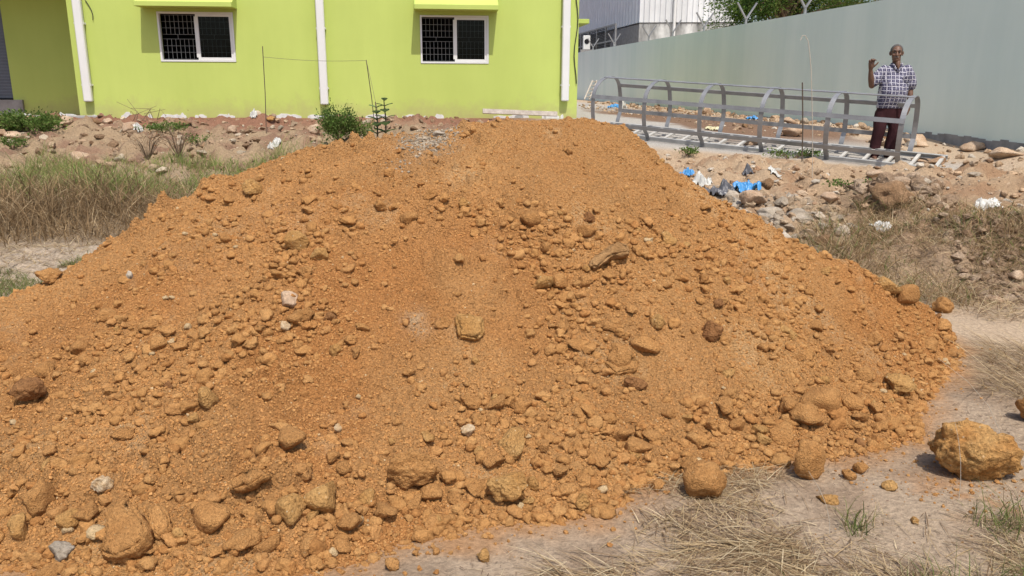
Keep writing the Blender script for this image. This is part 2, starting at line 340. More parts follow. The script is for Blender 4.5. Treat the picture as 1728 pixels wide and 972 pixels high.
# ------------------------------------------------------------------ ground sheet
def spaced(parts):
    o = [parts[0][0]]
    for a, b, s in parts:
        n = max(1, int(round((b - a) / s))); o += list(a + (b - a) * (np.arange(n) + 1) / n)
    return np.array(o)
gx = spaced([(-900, -100, 200), (-100, -20, 20), (-20, -10, .5), (-10, -4, .06), (-4, 4.2, .035), (4.2, 9, .05), (9, 20, .8), (20, 100, 20), (100, 900, 200)])
gy = spaced([(-300, -20, 70), (-20, -1, 2), (-1, 1.6, .3), (1.6, 4.6, .02), (4.6, 12, .04), (12, 16.5, .07), (16.5, 24, .3), (24, 80, 4), (80, 2000, 320)])
GX, GY = np.meshgrid(gx, gy); GZ = G(GX, GY)
GZ = np.where((MDF.max() > 0) & inside(GX, GY, FOOT * .93 + FOOT.mean(0) * .07), GZ - .06, GZ)
def lerp(a, b, t): return a + (np.asarray(b) - a) * t[..., None]
nA = fbm(GX * .7, GY * .7, 81, 4); nB = fbm(GX * 3, GY * 3, 82, 4); nC = fbm(GX * 9, GY * 9, 83, 3)
gc = np.zeros(GX.shape + (3,)) + np.array([.375, .285, .20])
gc = lerp(gc, [.29, .212, .145], sst(.0, .5, nB + .4 * nC))
gc = lerp(gc, [.45, .34, .235], sst(1.5, 2.4, GX) * sst(3.6, 4.6, GY))
gc = lerp(gc, [.385, .278, .18], belt_right(GX, GY))
gc = lerp(gc, [.29, .19, .112], belt_right(GX, GY) * sst(.05, .45, nA + .3 * nB))
gc = lerp(gc, [.305, .218, .135], belt_left(GX, GY))
gc = lerp(gc, [.23, .14, .092], belt_left(GX, GY) * sst(-.05, .4, nB + .4 * nA))
gc = lerp(gc, [.235, .12, .075], sst(13.6, 14.8, GY + .7 * nA) * (1 - sst(-.5, 1.5, GX)))
gc = lerp(gc, [.22, .16, .10], (1 - sst(-1.2, -.6, GX)) * sst(6.6, 7.2, GY) * (1 - sst(9.6, 10.4, GY)))
gc = lerp(gc, [.42, .34, .26], bell(GX, GY, -3.6, 6.5, 1.4, .55).clip(0, 1))
gc = lerp(gc, [.22, .15, .095], np.clip(bell(GX, GY, 4.2, 6.6, 1.0, .8) + bell(GX, GY, 3.95, 8.3, .55, .5), 0, 1))
gc = lerp(gc, [.255, .165, .10], np.clip(bell(GX, GY, 4.6, 7.6, 1.7, 1.5) * (.9 + .9 * nB), 0, 1))
gc = lerp(gc, [.28, .17, .10], belt_right(GX, GY) * sst(.0, .4, nB + .5 * nC - .1) * .7)
dwg = wall_dist(GX, GY)
gc = lerp(gc, [.40, .37, .33], sst(.9, 1.6, dwg) * sst(11.2, 12.0, GY + .55 * (GX - 4)) * sst(.5, 1.2, GX) * (GY < 60))
gc = lerp(gc, [.20, .125, .082], (1 - sst(2.2, 3.0, np.abs(dwg - 2.3) * 2.2 + .7 * nB)) * sst(12.5, 14, GY) * (1 - sst(22, 26, GY)) * sst(1, 2, GX))
# orange dust fallen round the heap's foot
dfg = np.full(GX.shape, 9.0)
for i in range(len(FOOT)): d_, _ = seg_dist(GX, GY, FOOT[i], FOOT[(i + 1) % len(FOOT)]); dfg = np.minimum(dfg, d_)
gc = lerp(gc, [.37, .195, .085], (1 - sst(.0, .22, dfg + .10 * nC + .06 * nB)) * .8)
gc = lerp(gc, [.38, .20, .09], bell(GX, GY, 1.75, 2.75, .28, .16) * sst(-.1, .4, nC + nB) * .8)
gm = mesh_np('ground', np.stack([GX, GY, GZ], -1).reshape(-1, 3),
             (lambda a, n: np.stack([a, a + 1, a + n + 1, a + n], -1).reshape(-1, 4))((np.arange(len(gy) - 1)[:, None] * len(gx) + np.arange(len(gx) - 1)[None]), len(gx)),
             M['ground'], gc.reshape(-1, 3), True)
tag(link('ground', gm), kind='structure')

# ------------------------------------------------------------------ the heap itself
mc = np.zeros(MXg.shape + (3,)) + np.array([.402, .208, .079])
n1 = fbm(MXg * 1.1, MYg * 1.1, 91, 4); n2 = fbm(MXg * 3.2, MYg * 3.2, 92, 4); n3 = fbm(MXg * 14, MYg * 14, 93, 3)
mc = lerp(mc, [.385, .175, .058], sst(.05, .5, n1 + .3 * n2))
mc = lerp(mc, [.46, .25, .097], sst(.1, .55, -n1 + .35 * n2))
mc = lerp(mc, [.47, .30, .15], sst(.25, .6, n2 - .2 * n1 + .3 * n3) * .5)
for (px, py, rx, ry, s) in [(560, 470, .26, .30, .75), (640, 520, .22, .3, .6), (760, 395, .25, .2, .6), (900, 520, .18, .3, .45), (470, 360, .3, .2, .4), (120, 545, .3, .2, .4), (330, 470, .25, .2, .4)]:
    q = hit(px, py); mc = lerp(mc, [.385, .172, .058], np.clip(bell(MXg, MYg, q[0], q[1], rx, ry) * s * (1 + .5 * n2), 0, 1))
q = hit(722, 240); GREYQ = q
mc = lerp(mc, [.37, .27, .17], np.clip(bell(MXg, MYg, q[0], q[1], .16, .22) * (1 + 1.2 * n3) * .8, 0, 1))
q = hit(703, 545); mc = lerp(mc, [.50, .36, .22], np.clip(bell(MXg, MYg, q[0], q[1], .06, .05) * (1 + 1.5 * n3), 0, 1) * .8)
mc = mc * (1 + .16 * STREAK * sst(.2, .8, _rr))[..., None]
keep = MDF > -.09
idx = np.full(MXg.shape, -1); idx[keep] = np.arange(keep.sum())
qd = np.stack([idx[:-1, :-1], idx[:-1, 1:], idx[1:, 1:], idx[1:, :-1]], -1).reshape(-1, 4); qd = qd[(qd >= 0).all(1)]
mound = link('earth_heap', mesh_np('earth_heap', np.stack([MXg, MYg, MH], -1)[keep], qd, M['mound'], mc[keep], True))
tag(mound, 'wide heap of tipped orange-brown earth full of clods, filling the middle of the yard', 'earth heap')

def ico(n):
    bm = bmesh.new(); bmesh.ops.create_icosphere(bm, subdivisions=n, radius=1.0)
    V = np.array([v.co for v in bm.verts]); F = np.array([[v.index for v in f.verts] for f in bm.faces]); bm.free(); return V, F
ICO = {n: ico(n) for n in (1, 2, 3, 4, 5)}
def rock_v(level, seed, cuts=7, rough=.16, flat=1.0):
    """a broken lump: a sphere trimmed by random planes and roughened"""
    r = np.random.default_rng(seed); V, F = ICO[level]; V = V.copy()
    for i in range(cuts):
        n = r.normal(size=3); n /= np.linalg.norm(n); d = r.uniform(.45, .82); k = V @ n; o = np.maximum(k - d, 0); V = V - np.outer(o * .88, n)
    L = np.linalg.norm(V, axis=1, keepdims=True); U = V / L
    off = r.uniform(-50, 50, 3)
    V = V * (1 + rough * .9 * vn3(V * 1.7 + off, 3)[:, None] + rough * .6 * vn3(V * 4 + off, 5)[:, None] + (rough * .35 * vn3(V * 9 + off, 6)[:, None] if level > 2 else 0) + (rough * .22 * vn3(V * 19 + off, 7)[:, None] if level > 3 else 0))
    V[:, 2] *= flat
    return V, F
def rot_batch(n, r=RNG):
    q = r.normal(size=(n, 4)); q /= np.linalg.norm(q, axis=1, keepdims=True); w, x, y, z = q.T
    return np.stack([np.stack([1 - 2 * (y * y + z * z), 2 * (x * y - z * w), 2 * (x * z + y * w)], -1), np.stack([2 * (x * y + z * w), 1 - 2 * (x * x + z * z), 2 * (y * z - x * w)], -1),
                     np.stack([2 * (x * z - y * w), 2 * (y * z + x * w), 1 - 2 * (x * x + y * y)], -1)], 1)
def scatter_mesh(name, pos, size, cols, level, mat, parent=None, nvar=8, seed=100, flat=.8, rough=.2, smooth=False, thr=0):
    """many little lumps joined into one mesh"""
    Vs = []; Fs = []; Cs = []; off = 0; n = len(pos); Rm = rot_batch(n); var = RNG.integers(0, nvar, n)
    an = RNG.uniform(.7, 1.3, (n, 3))
    for k, lv_ in [(k, l) for k in range(nvar) for l in ((level, level - 1) if thr else (level,))]:
        s = np.where((var == k) & ((size < thr) == (lv_ < level)))[0]
        if not len(s): continue
        V, F = rock_v(lv_, seed + k, 5, rough); V = V[None] * (an[s] * size[s][:, None])[:, None, :]
        V = np.einsum('nij,nvj->nvi', Rm[s], V); V[:, :, 2] *= flat; V += pos[s][:, None, :]
        nv = V.shape[1]; Fk = F[None] + (np.arange(len(s)) * nv)[:, None, None] + off
        Vs.append(V.reshape(-1, 3)); Fs.append(Fk.reshape(-1, 3)); Cs.append(np.repeat(cols[s], nv, 0)); off += len(s) * nv
    return link(name, mesh_np(name, np.concatenate(Vs), np.concatenate(Fs), mat, np.concatenate(Cs), smooth), None, parent)

# where clods gather: near the foot, in tumbled streaks, little in the smooth slides
clusters = [(hit(px, py)[:2], rx, ry, s) for px, py, rx, ry, s in [
    (900, 385, .45, .18, 1.2), (840, 400, .3, .12, .8), (960, 440, .18, .25, .9), (940, 500, .2, .16, 1.0), (960, 560, .25, .2, .9), (1000, 600, .3, .15, .6), (490, 540, .25, .25, 1.0), (430, 590, .4, .2, .9), (270, 560, .35, .25, .8), (500, 430, .2, .2, .6),
    (1120, 420, .35, .3, .5), (1300, 520, .4, .4, .5), (860, 690, .3, .2, .8), (240, 690, .5, .3, .6), (450, 400, .4, .2, .5), (1060, 215, .2, .2, .5), (380, 350, .35, .3, .35), (600, 330, .4, .2, .35), (990, 720, .3, .2, .9)]]
slides = [(hit(px, py)[:2], rx, ry, s) for px, py, rx, ry, s in [(720, 450, .35, .35, .8), (850, 520, .2, .35, .7), (1130, 620, .35, .25, .8), (430, 690, .25, .25, .6), (620, 680, .3, .2, .6), (880, 290, .8, .25, .7), (690, 790, .12, .1, 1.0), (330, 520, .2, .15, .7), (700, 620, .3, .15, .5), (360, 770, .3, .15, .4)]]
def clod_density(x, y):
    df = DFM(x, y); d = .16 + 1.5 * np.exp(-np.maximum(df, 0) / .22) + .3 * np.exp(-np.maximum(df, 0) / .8)
    for c, rx, ry, s in clusters: d = d + s * bell(x, y, c[0], c[1], rx, ry)
    d = d + .55 * np.clip(fbm(x * 1.8, y * 1.8, 201, 3) * 2, 0, 1)
    for c, rx, ry, s in slides: d = d * (1 - s * bell(x, y, c[0], c[1], rx, ry))
    return np.maximum(d, .02) * (df > -.05)
def sample_mound(n, power=1.0, floor=.0):
    xs = RNG.uniform(MX0 + .1, 2.7, n * 8); ys = RNG.uniform(2.0, 5.5, n * 8)
    w = clod_density(xs, ys) ** power + floor * (DFM(xs, ys) > 0); k = RNG.random(n * 8) < w / (w.max() * .55); xs, ys = xs[k][:n], ys[k][:n]
    return xs, ys
def earth_cols(n, light=1.0):
    base = np.array([[.42, .214, .076], [.395, .188, .064], [.45, .24, .09], [.44, .225, .083], [.50, .36, .20]]); p = [.46, .17, .2, .16, .01]
    return base[RNG.choice(5, n, p=p)] * RNG.uniform(.90, 1.10, (n, 1)) * light
def instanced(name, pos, size, cols_, mat, parent=None, nvar=8, seed=300, level=1, rough=.25):
    """very many grains: one point mesh whose points carry little lumps"""
    src = bpy.data.collections.new(name + '_grains')
    for k in range(nvar):
        V, F = rock_v(level, seed + k, 5, rough); V[:, 2] *= .8; src.objects.link(bpy.data.objects.new('grain', mesh_np('grain', V, F, mat)))
    me = bpy.data.meshes.new(name); n = len(pos); me.vertices.add(n); me.vertices.foreach_set('co', pos.astype(np.float32).ravel())
    q = np.ones((n, 4), np.float32); q[:, :3] = cols_; at = me.attributes.new('col', 'FLOAT_COLOR', 'POINT'); at.data.foreach_set('color', q.ravel())
    at = me.attributes.new('size', 'FLOAT', 'POINT'); at.data.foreach_set('value', size.astype(np.float32))
    at = me.attributes.new('turn', 'FLOAT_VECTOR', 'POINT'); at.data.foreach_set('vector', RNG.uniform(0, 6.28, (n, 3)).astype(np.float32).ravel())
    o = link(name, me, None, parent); g = bpy.data.node_groups.new(name, 'GeometryNodeTree'); g.interface.new_socket('Geometry', in_out='INPUT', socket_type='NodeSocketGeometry'); g.interface.new_socket('Geometry', in_out='OUTPUT', socket_type='NodeSocketGeometry')
    gi = g.nodes.new('NodeGroupInput'); go = g.nodes.new('NodeGroupOutput'); ip = g.nodes.new('GeometryNodeInstanceOnPoints'); ci = g.nodes.new('GeometryNodeCollectionInfo')
    ci.inputs['Collection'].default_value = src; ci.inputs['Separate Children'].default_value = True; ci.inputs['Reset Children'].default_value = True; ip.inputs['Pick Instance'].default_value = True
    def attr(nm, ty):
        k = g.nodes.new('GeometryNodeInputNamedAttribute'); k.data_type = ty; k.inputs['Name'].default_value = nm; return k.outputs['Attribute']
    g.links.new(gi.outputs[0], ip.inputs['Points']); g.links.new(ci.outputs[0], ip.inputs['Instance']); g.links.new(attr('size', 'FLOAT'), ip.inputs['Scale'])
    er = g.nodes.new('FunctionNodeEulerToRotation'); g.links.new(attr('turn', 'FLOAT_VECTOR'), er.inputs[0]); g.links.new(er.outputs[0], ip.inputs['Rotation']); g.links.new(ip.outputs[0], go.inputs[0])
    md = o.modifiers.new('grains', 'NODES'); md.node_group = g; return o
m, t, b = new_mat('orange_grain', .95, .1); at_ = N(t, 'ShaderNodeAttribute', attribute_name='col', attribute_type='INSTANCER'); t.links.new(at_.outputs['Color'], b.inputs['Base Color']); M['grain'] = m
xs, ys = sample_mound(150000, .75, .30); n = len(xs); sz = .0022 + .0040 * RNG.random(n) ** 2.0 + .004 * (RNG.random(n) < .10) * RNG.random(n)
o = instanced('crumbs', np.stack([xs, ys, HM(xs, ys) + sz * .25], -1), sz, earth_cols(n), M['grain'], mound); tag(o, kind='stuff')
xs, ys = sample_mound(7000, 1.0, .10); n = len(xs); sz = .006 + .017 * RNG.random(n) ** 2.6
o = scatter_mesh('small_clods', np.stack([xs, ys, HM(xs, ys) + sz * .22], -1), sz, earth_cols(n), 2, M['crumb'], mound, 12, 330, rough=.3, smooth=True, thr=.0095); tag(o, kind='stuff')
for nm_, cnt, pw, lo_, hi_, lev in (('medium_clods', 2000, 2.0, .011, .012, 2), ('medium_clods', 1300, 2.0, .018, .018, 3)):
    xs, ys = sample_mound(cnt, pw); n = len(xs); sz = lo_ + hi_ * RNG.random(n) ** 1.6
    o = scatter_mesh(nm_, np.stack([xs, ys, HM(xs, ys) + sz * .15], -1), sz, earth_cols(n), lev, M['crumb'], mound, 14, 420, rough=.3, smooth=True, thr=.021 if lev == 3 else 0); tag(o, kind='stuff')
# clods that can be picked out one by one
clod_me = []
for k in range(26):
    V, F = rock_v(3, 500 + k, 8 + k % 7, (.10, .24)[k % 2] + .02 * (k % 4)); clod_me.append(mesh_np('clod', V, F, M['clod' if k < 17 else 'yellow_clod' if k < 25 else 'dark_clod'], None, True))
def put_clod(x, y, z, r, mat=None, sc=None, parent=mound, me=None):
    o = link('clod', me or random.choice(clod_me), None, parent); sc = sc or (random.uniform(.85, 1.25), random.uniform(.8, 1.15), random.uniform(.6, .9))
    o.scale = (r * sc[0], r * sc[1], r * sc[2]); o.location = (x, y, z); o.rotation_euler = (random.uniform(-.5, .5), random.uniform(-.5, .5), random.uniform(0, 6.28))
    if mat:
        me2 = o.data.copy(); me2.materials[0] = mat; o.data = me2
    return o
known = [(540, 440, 40), (748, 556, 30), (945, 490, 38), (915, 492, 38), (1125, 410, 38), (347, 890, 55), (405, 935, 58), (540, 870, 68), (490, 885, 58), (808, 838, 50), (835, 795, 40), (862, 765, 54), (75, 635, 32), 
         (347, 692, 42), (205, 748, 34), (325, 722, 28), (945, 810, 40), (955, 840, 34), (1385, 690, 58), (1362, 722, 48), (1530, 520, 40), (1500, 495, 38), (1300, 375, 28), (485, 760, 52), (1320, 742, 40), (1130, 705, 27), (1160, 716, 25), (1200, 727, 33), (1225, 700, 36),
         (1246, 730, 35), (1282, 735, 33), (1232, 672, 30), (1180, 690, 27), (1100, 740, 26), (1050, 745, 42), (1075, 770, 46), (1010, 790, 33), (1290, 750, 30), (1330, 700, 44), (1440, 690, 33), (1480, 700, 38), (1460, 640, 28), (1570, 590, 30), (1590, 560, 26), (1480, 580, 30),
         (60, 860, 55), (140, 880, 45), (115, 900, 40), (30, 915, 40), (300, 920, 30), (360, 940, 30), (590, 900, 45), (650, 880, 36), (620, 850, 30), (730, 845, 36), (770, 855, 36), (700, 860, 36), (740, 890, 26), (575, 930, 36), (520, 930, 36), (450, 930, 40), (240, 940, 45), (560, 780, 24), (580, 800, 30),
         (690, 640, 24), (800, 690, 30), (838, 690, 33), (880, 700, 35), (830, 715, 28), (250, 560, 34), (265, 590, 36), (300, 590, 25), (180, 545, 30), (130, 600, 30), (505, 545, 38), (555, 540, 26), (590, 585, 28), (565, 600, 26), (600, 600, 24), (380, 410, 26), (385, 345, 26), (655, 298, 22), (727, 340, 22), (785, 355, 26), (690, 375, 28),
         (920, 425, 28), (895, 380, 42), (995, 375, 26), (990, 400, 26), (1065, 535, 22), (1090, 600, 36), (1050, 610, 40), (1035, 560, 26), (1110, 560, 38), (975, 590, 28), (950, 560, 30), (930, 600, 24), (1225, 480, 26), (1190, 480, 26), (1260, 470, 20), (1330, 570, 26), (1290, 590, 24), (1380, 560, 26), (1350, 610, 22), (1400, 600, 22)]
for px, py, w in known:
    p = hit(px, py); dist = np.linalg.norm(p - np.array([0, 0, EYE])); r = w / FPX * dist / 2
    put_clod(p[0], p[1] + r * .35, float(HM(p[0], p[1] + r * .35)) + r * random.uniform(.08, .36), r * random.uniform(1.0, 1.15), me=random.choice(clod_me[:23] if w > 30 else clod_me))
nk = 300 - len(known) - 2
xs, ys = sample_mound(nk, 1.5); sz = .020 + .022 * RNG.random(len(xs)) ** 2
for x, y, s in zip(xs, ys, sz): put_clod(x, y, float(HM(x, y)) + s * .3, s)

# stones of a look of their own, on and round the heap
def stone(name, label, px, py, w, h, level, seed, mat, cat='stone', group=None, flat=1.0, deep=1.0, sink=.22, rz=None, tilt=(0, 0), cuts=7, rough=.2, back=.4, pits=0):
    p = hit(px, py + h * .32); dist = np.linalg.norm(p - np.array([0, 0, EYE])); rw = w / FPX * dist / 2; rh = h / FPX * dist / 2
    V, F = rock_v(level, seed, cuts, rough); V = V / np.abs(V).max(0)
    if pits: V = V * (1 - pits * np.clip(vn3(V * 2.6 + seed, 4) - .1, 0, 1) * 1.6 - pits * .5 * np.clip(vn3(V * 6 + seed, 8), 0, 1))[:, None]
    c, s = math.cos(rz or 0), math.sin(rz or 0)
    V = V * np.array([rw, rw * deep, rh * flat])
    me = mesh_np(name, V, F, mat, None, True); o = link(name, me)
    y = p[1] + rw * deep * back; x = p[0] * y / p[1]
    o.location = (x, y, float(top(np.array([x]), np.array([y]))[0]) + rh * flat * (1 - 2 * sink)); o.rotation_euler = (tilt[0], tilt[1], rz or 0)
    return tag(o, label, cat, group)
GH = 'stones on the heap'; GG = 'clods fallen on the ground'
stone('boulder', 'large pitted orange boulder on the sandy ground, lower right of the heap', 1636, 776, 126, 104, 5, 901, M['boulder'], 'boulder', None, deep=.75, sink=.12, cuts=8, rough=.17, pits=.08)
stone('clod', 'egg-shaped orange clod standing upright on grey soil just off the heap foot', 1360, 788, 56, 66, 4, 905, M['clod'], 'clod', GG, deep=.8, sink=.08, cuts=3, rough=.1)
stone('clod', 'double-lobed round orange clod lying among dry straw at the heap foot', 1186, 822, 74, 66, 4, 912, M['clod'], 'clod', GG, deep=.8, sink=.12, cuts=3, rough=.12)
stone('clod', 'small lump leaning on the back of the double-lobed orange clod', 1163, 795, 34, 34, 4, 913, M['clod'], 'clod', GG, deep=.9, sink=.15, cuts=3)
stone('clod', 'little round clod on bare soil left of the double-lobed clod', 1108, 821, 26, 22, 3, 914, M['clod'], 'clod', GG)
stone('clod', 'small flat yellow clod lying in straw below the egg-shaped clod', 1397, 846, 30, 14, 3, 915, M['yellow_clod'], 'clod', GG)
stone('clod', 'largest loose clod on the grey soil at the bottom edge of the picture', 661, 956, 26, 24, 3, 916, M['clod'], 'clod', GG)
stone('clod', 'pale knobbly clod alone on the grey soil below the heap', 816, 942, 24, 22, 3, 917, M['yellow_clod'], 'clod', GG)
stone('clod', 'smooth brown clod on grey soil just above the largest bottom-edge clod', 735, 933, 15, 16, 3, 918, M['clod'], 'clod', GG)
stone('clod', 'tiny pointed clod on grey soil beside the smooth brown clod', 702, 936, 12, 11, 3, 919, M['clod'], 'clod', GG)
stone('clod', 'left clod of the crumbly pair between the egg-shaped clod and the boulder', 1432, 803, 24, 20, 3, 920, M['clod'], 'clod', GG)
stone('clod', 'right clod of the crumbly pair between the egg-shaped clod and the boulder', 1451, 793, 24, 22, 3, 921, M['clod'], 'clod', GG)
stone('clod', 'broken orange clod in scattered crumbs left of the big boulder', 1500, 822, 26, 16, 3, 922, M['yellow_clod'], 'clod', GG)
stone('clod', 'yellow clod at the tip of the heap foot above bare soil', 980, 856, 30, 26, 3, 923, M['yellow_clod'], 'clod', GG)
stone('clod', 'small yellow clod in straw below the pair, towards the boulder', 1542, 880, 13, 11, 3, 924, M['yellow_clod'], 'clod', GG)
stone('clod', 'rounded clod on sand at the right tip of the heap', 1587, 518, 38, 28, 4, 925, M['clod'], 'clod', GG, cuts=3)
stone('boulder', 'orange boulder cut off by the right edge of the picture', 1742, 700, 46, 50, 4, 926, M['clod'], 'boulder', None)
stone('stone', 'yellow-orange block with a dark underside on the upper left slope of the heap', 503, 412, 42, 40, 4, 932, M['yellow_clod'], 'stone', GH, deep=.8, sink=.12, cuts=9, rough=.1)
def slab(label, outline, thick, mat, group, lift=.35, lean=.0, seed=0, name='stone'):
    """a broken plate lying against the slope: its outline, thickness and how far it stands off the slope"""
    cx = sum(p[0] for p in outline) / len(outline); cy = sum(p[1] for p in outline) / len(outline); c = hit(cx, cy); e = .12
    n = np.array([-(HM(c[0] + e, c[1]) - HM(c[0] - e, c[1])) / (2 * e), -(HM(c[0], c[1] + e) - HM(c[0], c[1] - e)) / (2 * e), 1.0]); n /= np.linalg.norm(n)
    n = n + np.array([0, lean, 0]); n /= np.linalg.norm(n); c = c + n * thick * lift; o3 = np.array([0, 0, EYE]); P = []
    for q in outline: d = ray(*q); P.append(o3 + d * (((c - o3) @ n) / (d @ n)) - c)
    bm = bmesh.new(); f = bm.faces.new([bm.verts.new(p) for p in P]); r = bmesh.ops.extrude_face_region(bm, geom=[f]); vs = [v for v in r['geom'] if isinstance(v, bmesh.types.BMVert)]
    for v in vs: v.co = v.co * 1.04 - Vector(n) * thick
    bmesh.ops.recalc_face_normals(bm, faces=bm.faces); bmesh.ops.bevel(bm, geom=bm.edges[:], offset=thick * .16, segments=2, affect='EDGES'); bmesh.ops.triangulate(bm, faces=bm.faces)
    for k in range(3): bmesh.ops.subdivide_edges(bm, edges=[e_ for e_ in bm.edges if e_.calc_length() > .014], cuts=1)
    bmesh.ops.triangulate(bm, faces=bm.faces); V = np.array([v.co for v in bm.verts]); bm.normal_update(); Nn = np.array([v.normal for v in bm.verts])
    V = V + Nn * (.010 * vn3(V * 16 + seed, 3) + .006 * vn3(V * 42 + seed, 4) + .003 * vn3(V * 100 + seed, 5))[:, None]
    F = np.array([[v.index for v in f.verts] for f in bm.faces]); bm.free(); o = link(name, mesh_np(name, V, F, mat, None, True)); o.location = c; return tag(o, label, 'stone', group)
slab('big flat plate of hardened earth leaning at the lower left foot of the heap', [(186, 846), (214, 838), (240, 872), (246, 902), (226, 922), (186, 942), (158, 932), (176, 890)], .07, M['clod'], GH, 1.25, -.32, 3)
slab('smaller flat plate beside the big leaning plate, lower left', [(246, 862), (268, 852), (288, 878), (284, 896), (266, 906), (250, 890)], .05, M['clod'], GH, 1.2, -.3, 5)
slab('thin tilted plate in the lower left slope with a dark hollow under it', [(382, 812), (400, 792), (430, 786), (446, 800), (420, 818), (390, 826)], .04, M['clod'], GH, 1.2, -.3, 7)
slab('long shallow plate edge in the lower right slope of the heap', [(1020, 612), (1045, 596), (1080, 604), (1074, 622), (1040, 630)], .035, M['clod'], GH, .8, -.1, 9)
stone('stone', 'dark brown lump in the smooth slide on the right half of the heap', 1199, 563, 36, 42, 4, 935, M['dark_clod'], 'stone', GH, deep=.8, sink=.25)
stone('stone', 'narrow dark slab edge sticking out low on the right slope of the heap', 1074, 648, 44, 26, 4, 936, M['dark_clod'], 'stone', GH, deep=.4, sink=.25, tilt=(0, .5), cuts=10)
slab('tilted grey-brown slab jutting from the upper right slope of the heap', [(996, 440), (1004, 428), (1040, 404), (1062, 410), (1064, 424), (1034, 430), (1010, 450), (998, 450)], .06, M['slab_stone'], GH, 1.6, -.3, 11)
slab('flat square yellow stone set in the middle of the heap', [(770, 532), (796, 526), (816, 538), (818, 560), (806, 572), (776, 566)], .055, M['yellow_clod'], GH, 1.0, -.2, 13)
stone('stone', 'heavy orange stone at the front foot of the heap beside bare soil', 862, 838, 80, 58, 5, 937, M['yellow_clod'], 'stone', GH, deep=.7, sink=.1, cuts=6)
stone('stone', 'broad half-buried earth lump in the lower middle of the heap', 690, 790, 104, 96, 5, 938, M['clod'], 'stone', GH, deep=.6, sink=.42, cuts=7, rough=.2, tilt=(.5, 0))
stone('stone', 'whitish rough stone at the lower left, above the leaning plate', 174, 829, 36, 30, 4, 939, M['white_clod'], 'stone', GH)
stone('stone', 'white flat-topped stone in the lower middle of the heap', 791, 733, 28, 19, 3, 940, M['white_clod'], 'stone', GH)
stone('stone', 'tiny upright white stone left of the broad half-buried lump', 571, 726, 14, 17, 3, 941, M['white_clod'], 'stone', GH)
stone('stone', 'bluish white chip among pale clods on the left half of the heap', 481, 555, 22, 18, 3, 942, M['white_clod'], 'stone', GH)
stone('stone', 'pale grey clod above the bluish white chip', 487, 514, 30, 30, 3, 943, M['pale_stone'], 'stone', GH, sink=.3)
stone('stone', 'small dark grey pebble alone on the upper left slope', 219, 468, 12, 16, 3, 944, M['grey_stone'], 'stone', GH)
stone('stone', 'dark brown block on the left slope near the picture edge', 55, 671, 46, 36, 4, 945, M['dark_clod'], 'stone', GH)
stone('stone', 'orange stone perched on the far left skyline of the heap by the grass', 82, 468, 38, 28, 4, 946, M['clod'], 'stone', GH)
stone('stone', 'yellowish lump on the upper left shoulder of the heap', 427, 320, 34, 34, 4, 947, M['yellow_clod'], 'stone', GH, sink=.35, cuts=4)
stone('stone', 'pale crusted stone at the right foot of the heap by the path', 1515, 656, 50, 36, 4, 948, M['yellow_clod'], 'stone', GH)
stone('stone', 'grey stone at the lower left edge of the heap, near bare soil', 107, 937, 36, 30, 4, 949, M['grey_stone'], 'stone', GH)
stone('stone', 'dark flat stone in the grey gravel patch near the heap top', 740, 226, 22, 12, 3, 950, M['grey_stone'], 'stone', GH)
# grey gravel spilt near the top of the heap
n = 650; a = RNG.normal(size=(n, 2)) * np.array([.07, .12]); xs = GREYQ[0] + a[:, 0] + .3 * a[:, 1]; ys = GREYQ[1] + a[:, 1]; sz = RNG.uniform(.004, .011, n)
o = scatter_mesh('gravel', np.stack([xs, ys, HM(xs, ys) + sz * .3], -1), sz, np.array([[.37, .30, .22]]) * RNG.uniform(.6, 1.35, (n, 1)), 1, M['crumb'], None, 6, 350); tag(o, 'spilt pale grey gravel near the top of the orange heap', 'gravel', kind='stuff')
# crumbs strewn on the ground round the foot
i = RNG.integers(0, 18, 2600); tt = RNG.random(2600)[:, None]; p = FOOT[i] * (1 - tt) + FOOT[i + 1] * tt + RNG.normal(size=(2600, 2)) * np.array([.10, .07]) * RNG.random((2600, 1)) * 1.8
xs, ys = p.T; sz = .003 + .010 * RNG.random(2600) ** 3
o = scatter_mesh('crumbs', np.stack([xs, ys, top(xs, ys) + sz * .3], -1), sz, earth_cols(2600), 1, M['crumb'], None, 6, 360); tag(o, 'orange crumbs strewn round the foot of the heap', 'crumbs', kind='stuff')
n = 260; xs = 1.75 + RNG.normal(size=n) * .2; ys = 2.8 + RNG.normal(size=n) * .11; sz = .003 + .009 * RNG.random(n) ** 3
o = scatter_mesh('crumbs', np.stack([xs, ys, G(xs, ys) + sz * .3], -1), sz, earth_cols(n), 1, M['crumb'], None, 6, 361); tag(o, 'orange crumbs scattered on bare soil left of the boulder', 'crumbs', kind='stuff')

# ------------------------------------------------------------------ the lime-green building
LEFT_X = -16.5
def FW(s, n, z):
    """a place on the building: s metres left of its right corner, n metres out of the facade, height z"""
    p = FAC_R - fd * s + fnrm * n; return (p[0], p[1], z)
def fac(px, py):
    """(s, z) of a sight line on the facade plane"""
    d = ray(px, py); o = np.array([0, 0, EYE]); n3 = np.array([fnrm[0], fnrm[1], 0]); t = ((np.array([*FAC_R, 0]) - o) @ n3) / (d @ n3); p = o + d * t
    return float(-((p[:2] - FAC_R) @ fd)), float(p[2])
def fbox(mb, s0, s1, n0, n1, z0, z1):
    c = np.array(FW((s0 + s1) / 2, (n0 + n1) / 2, (z0 + z1) / 2))
    return mb.obox(c, np.array([fd[0], fd[1], 0]) * abs(s1 - s0) / 2, np.array([fnrm[0], fnrm[1], 0]) * abs(n1 - n0) / 2, (0, 0, abs(z1 - z0) / 2))
ROOF = 4.3
bld = empty('green_building', FW(0, 0, BASE_Z))
tag(bld, 'lime green single-storey building with two barred sliding windows and white drainpipes', 'building')
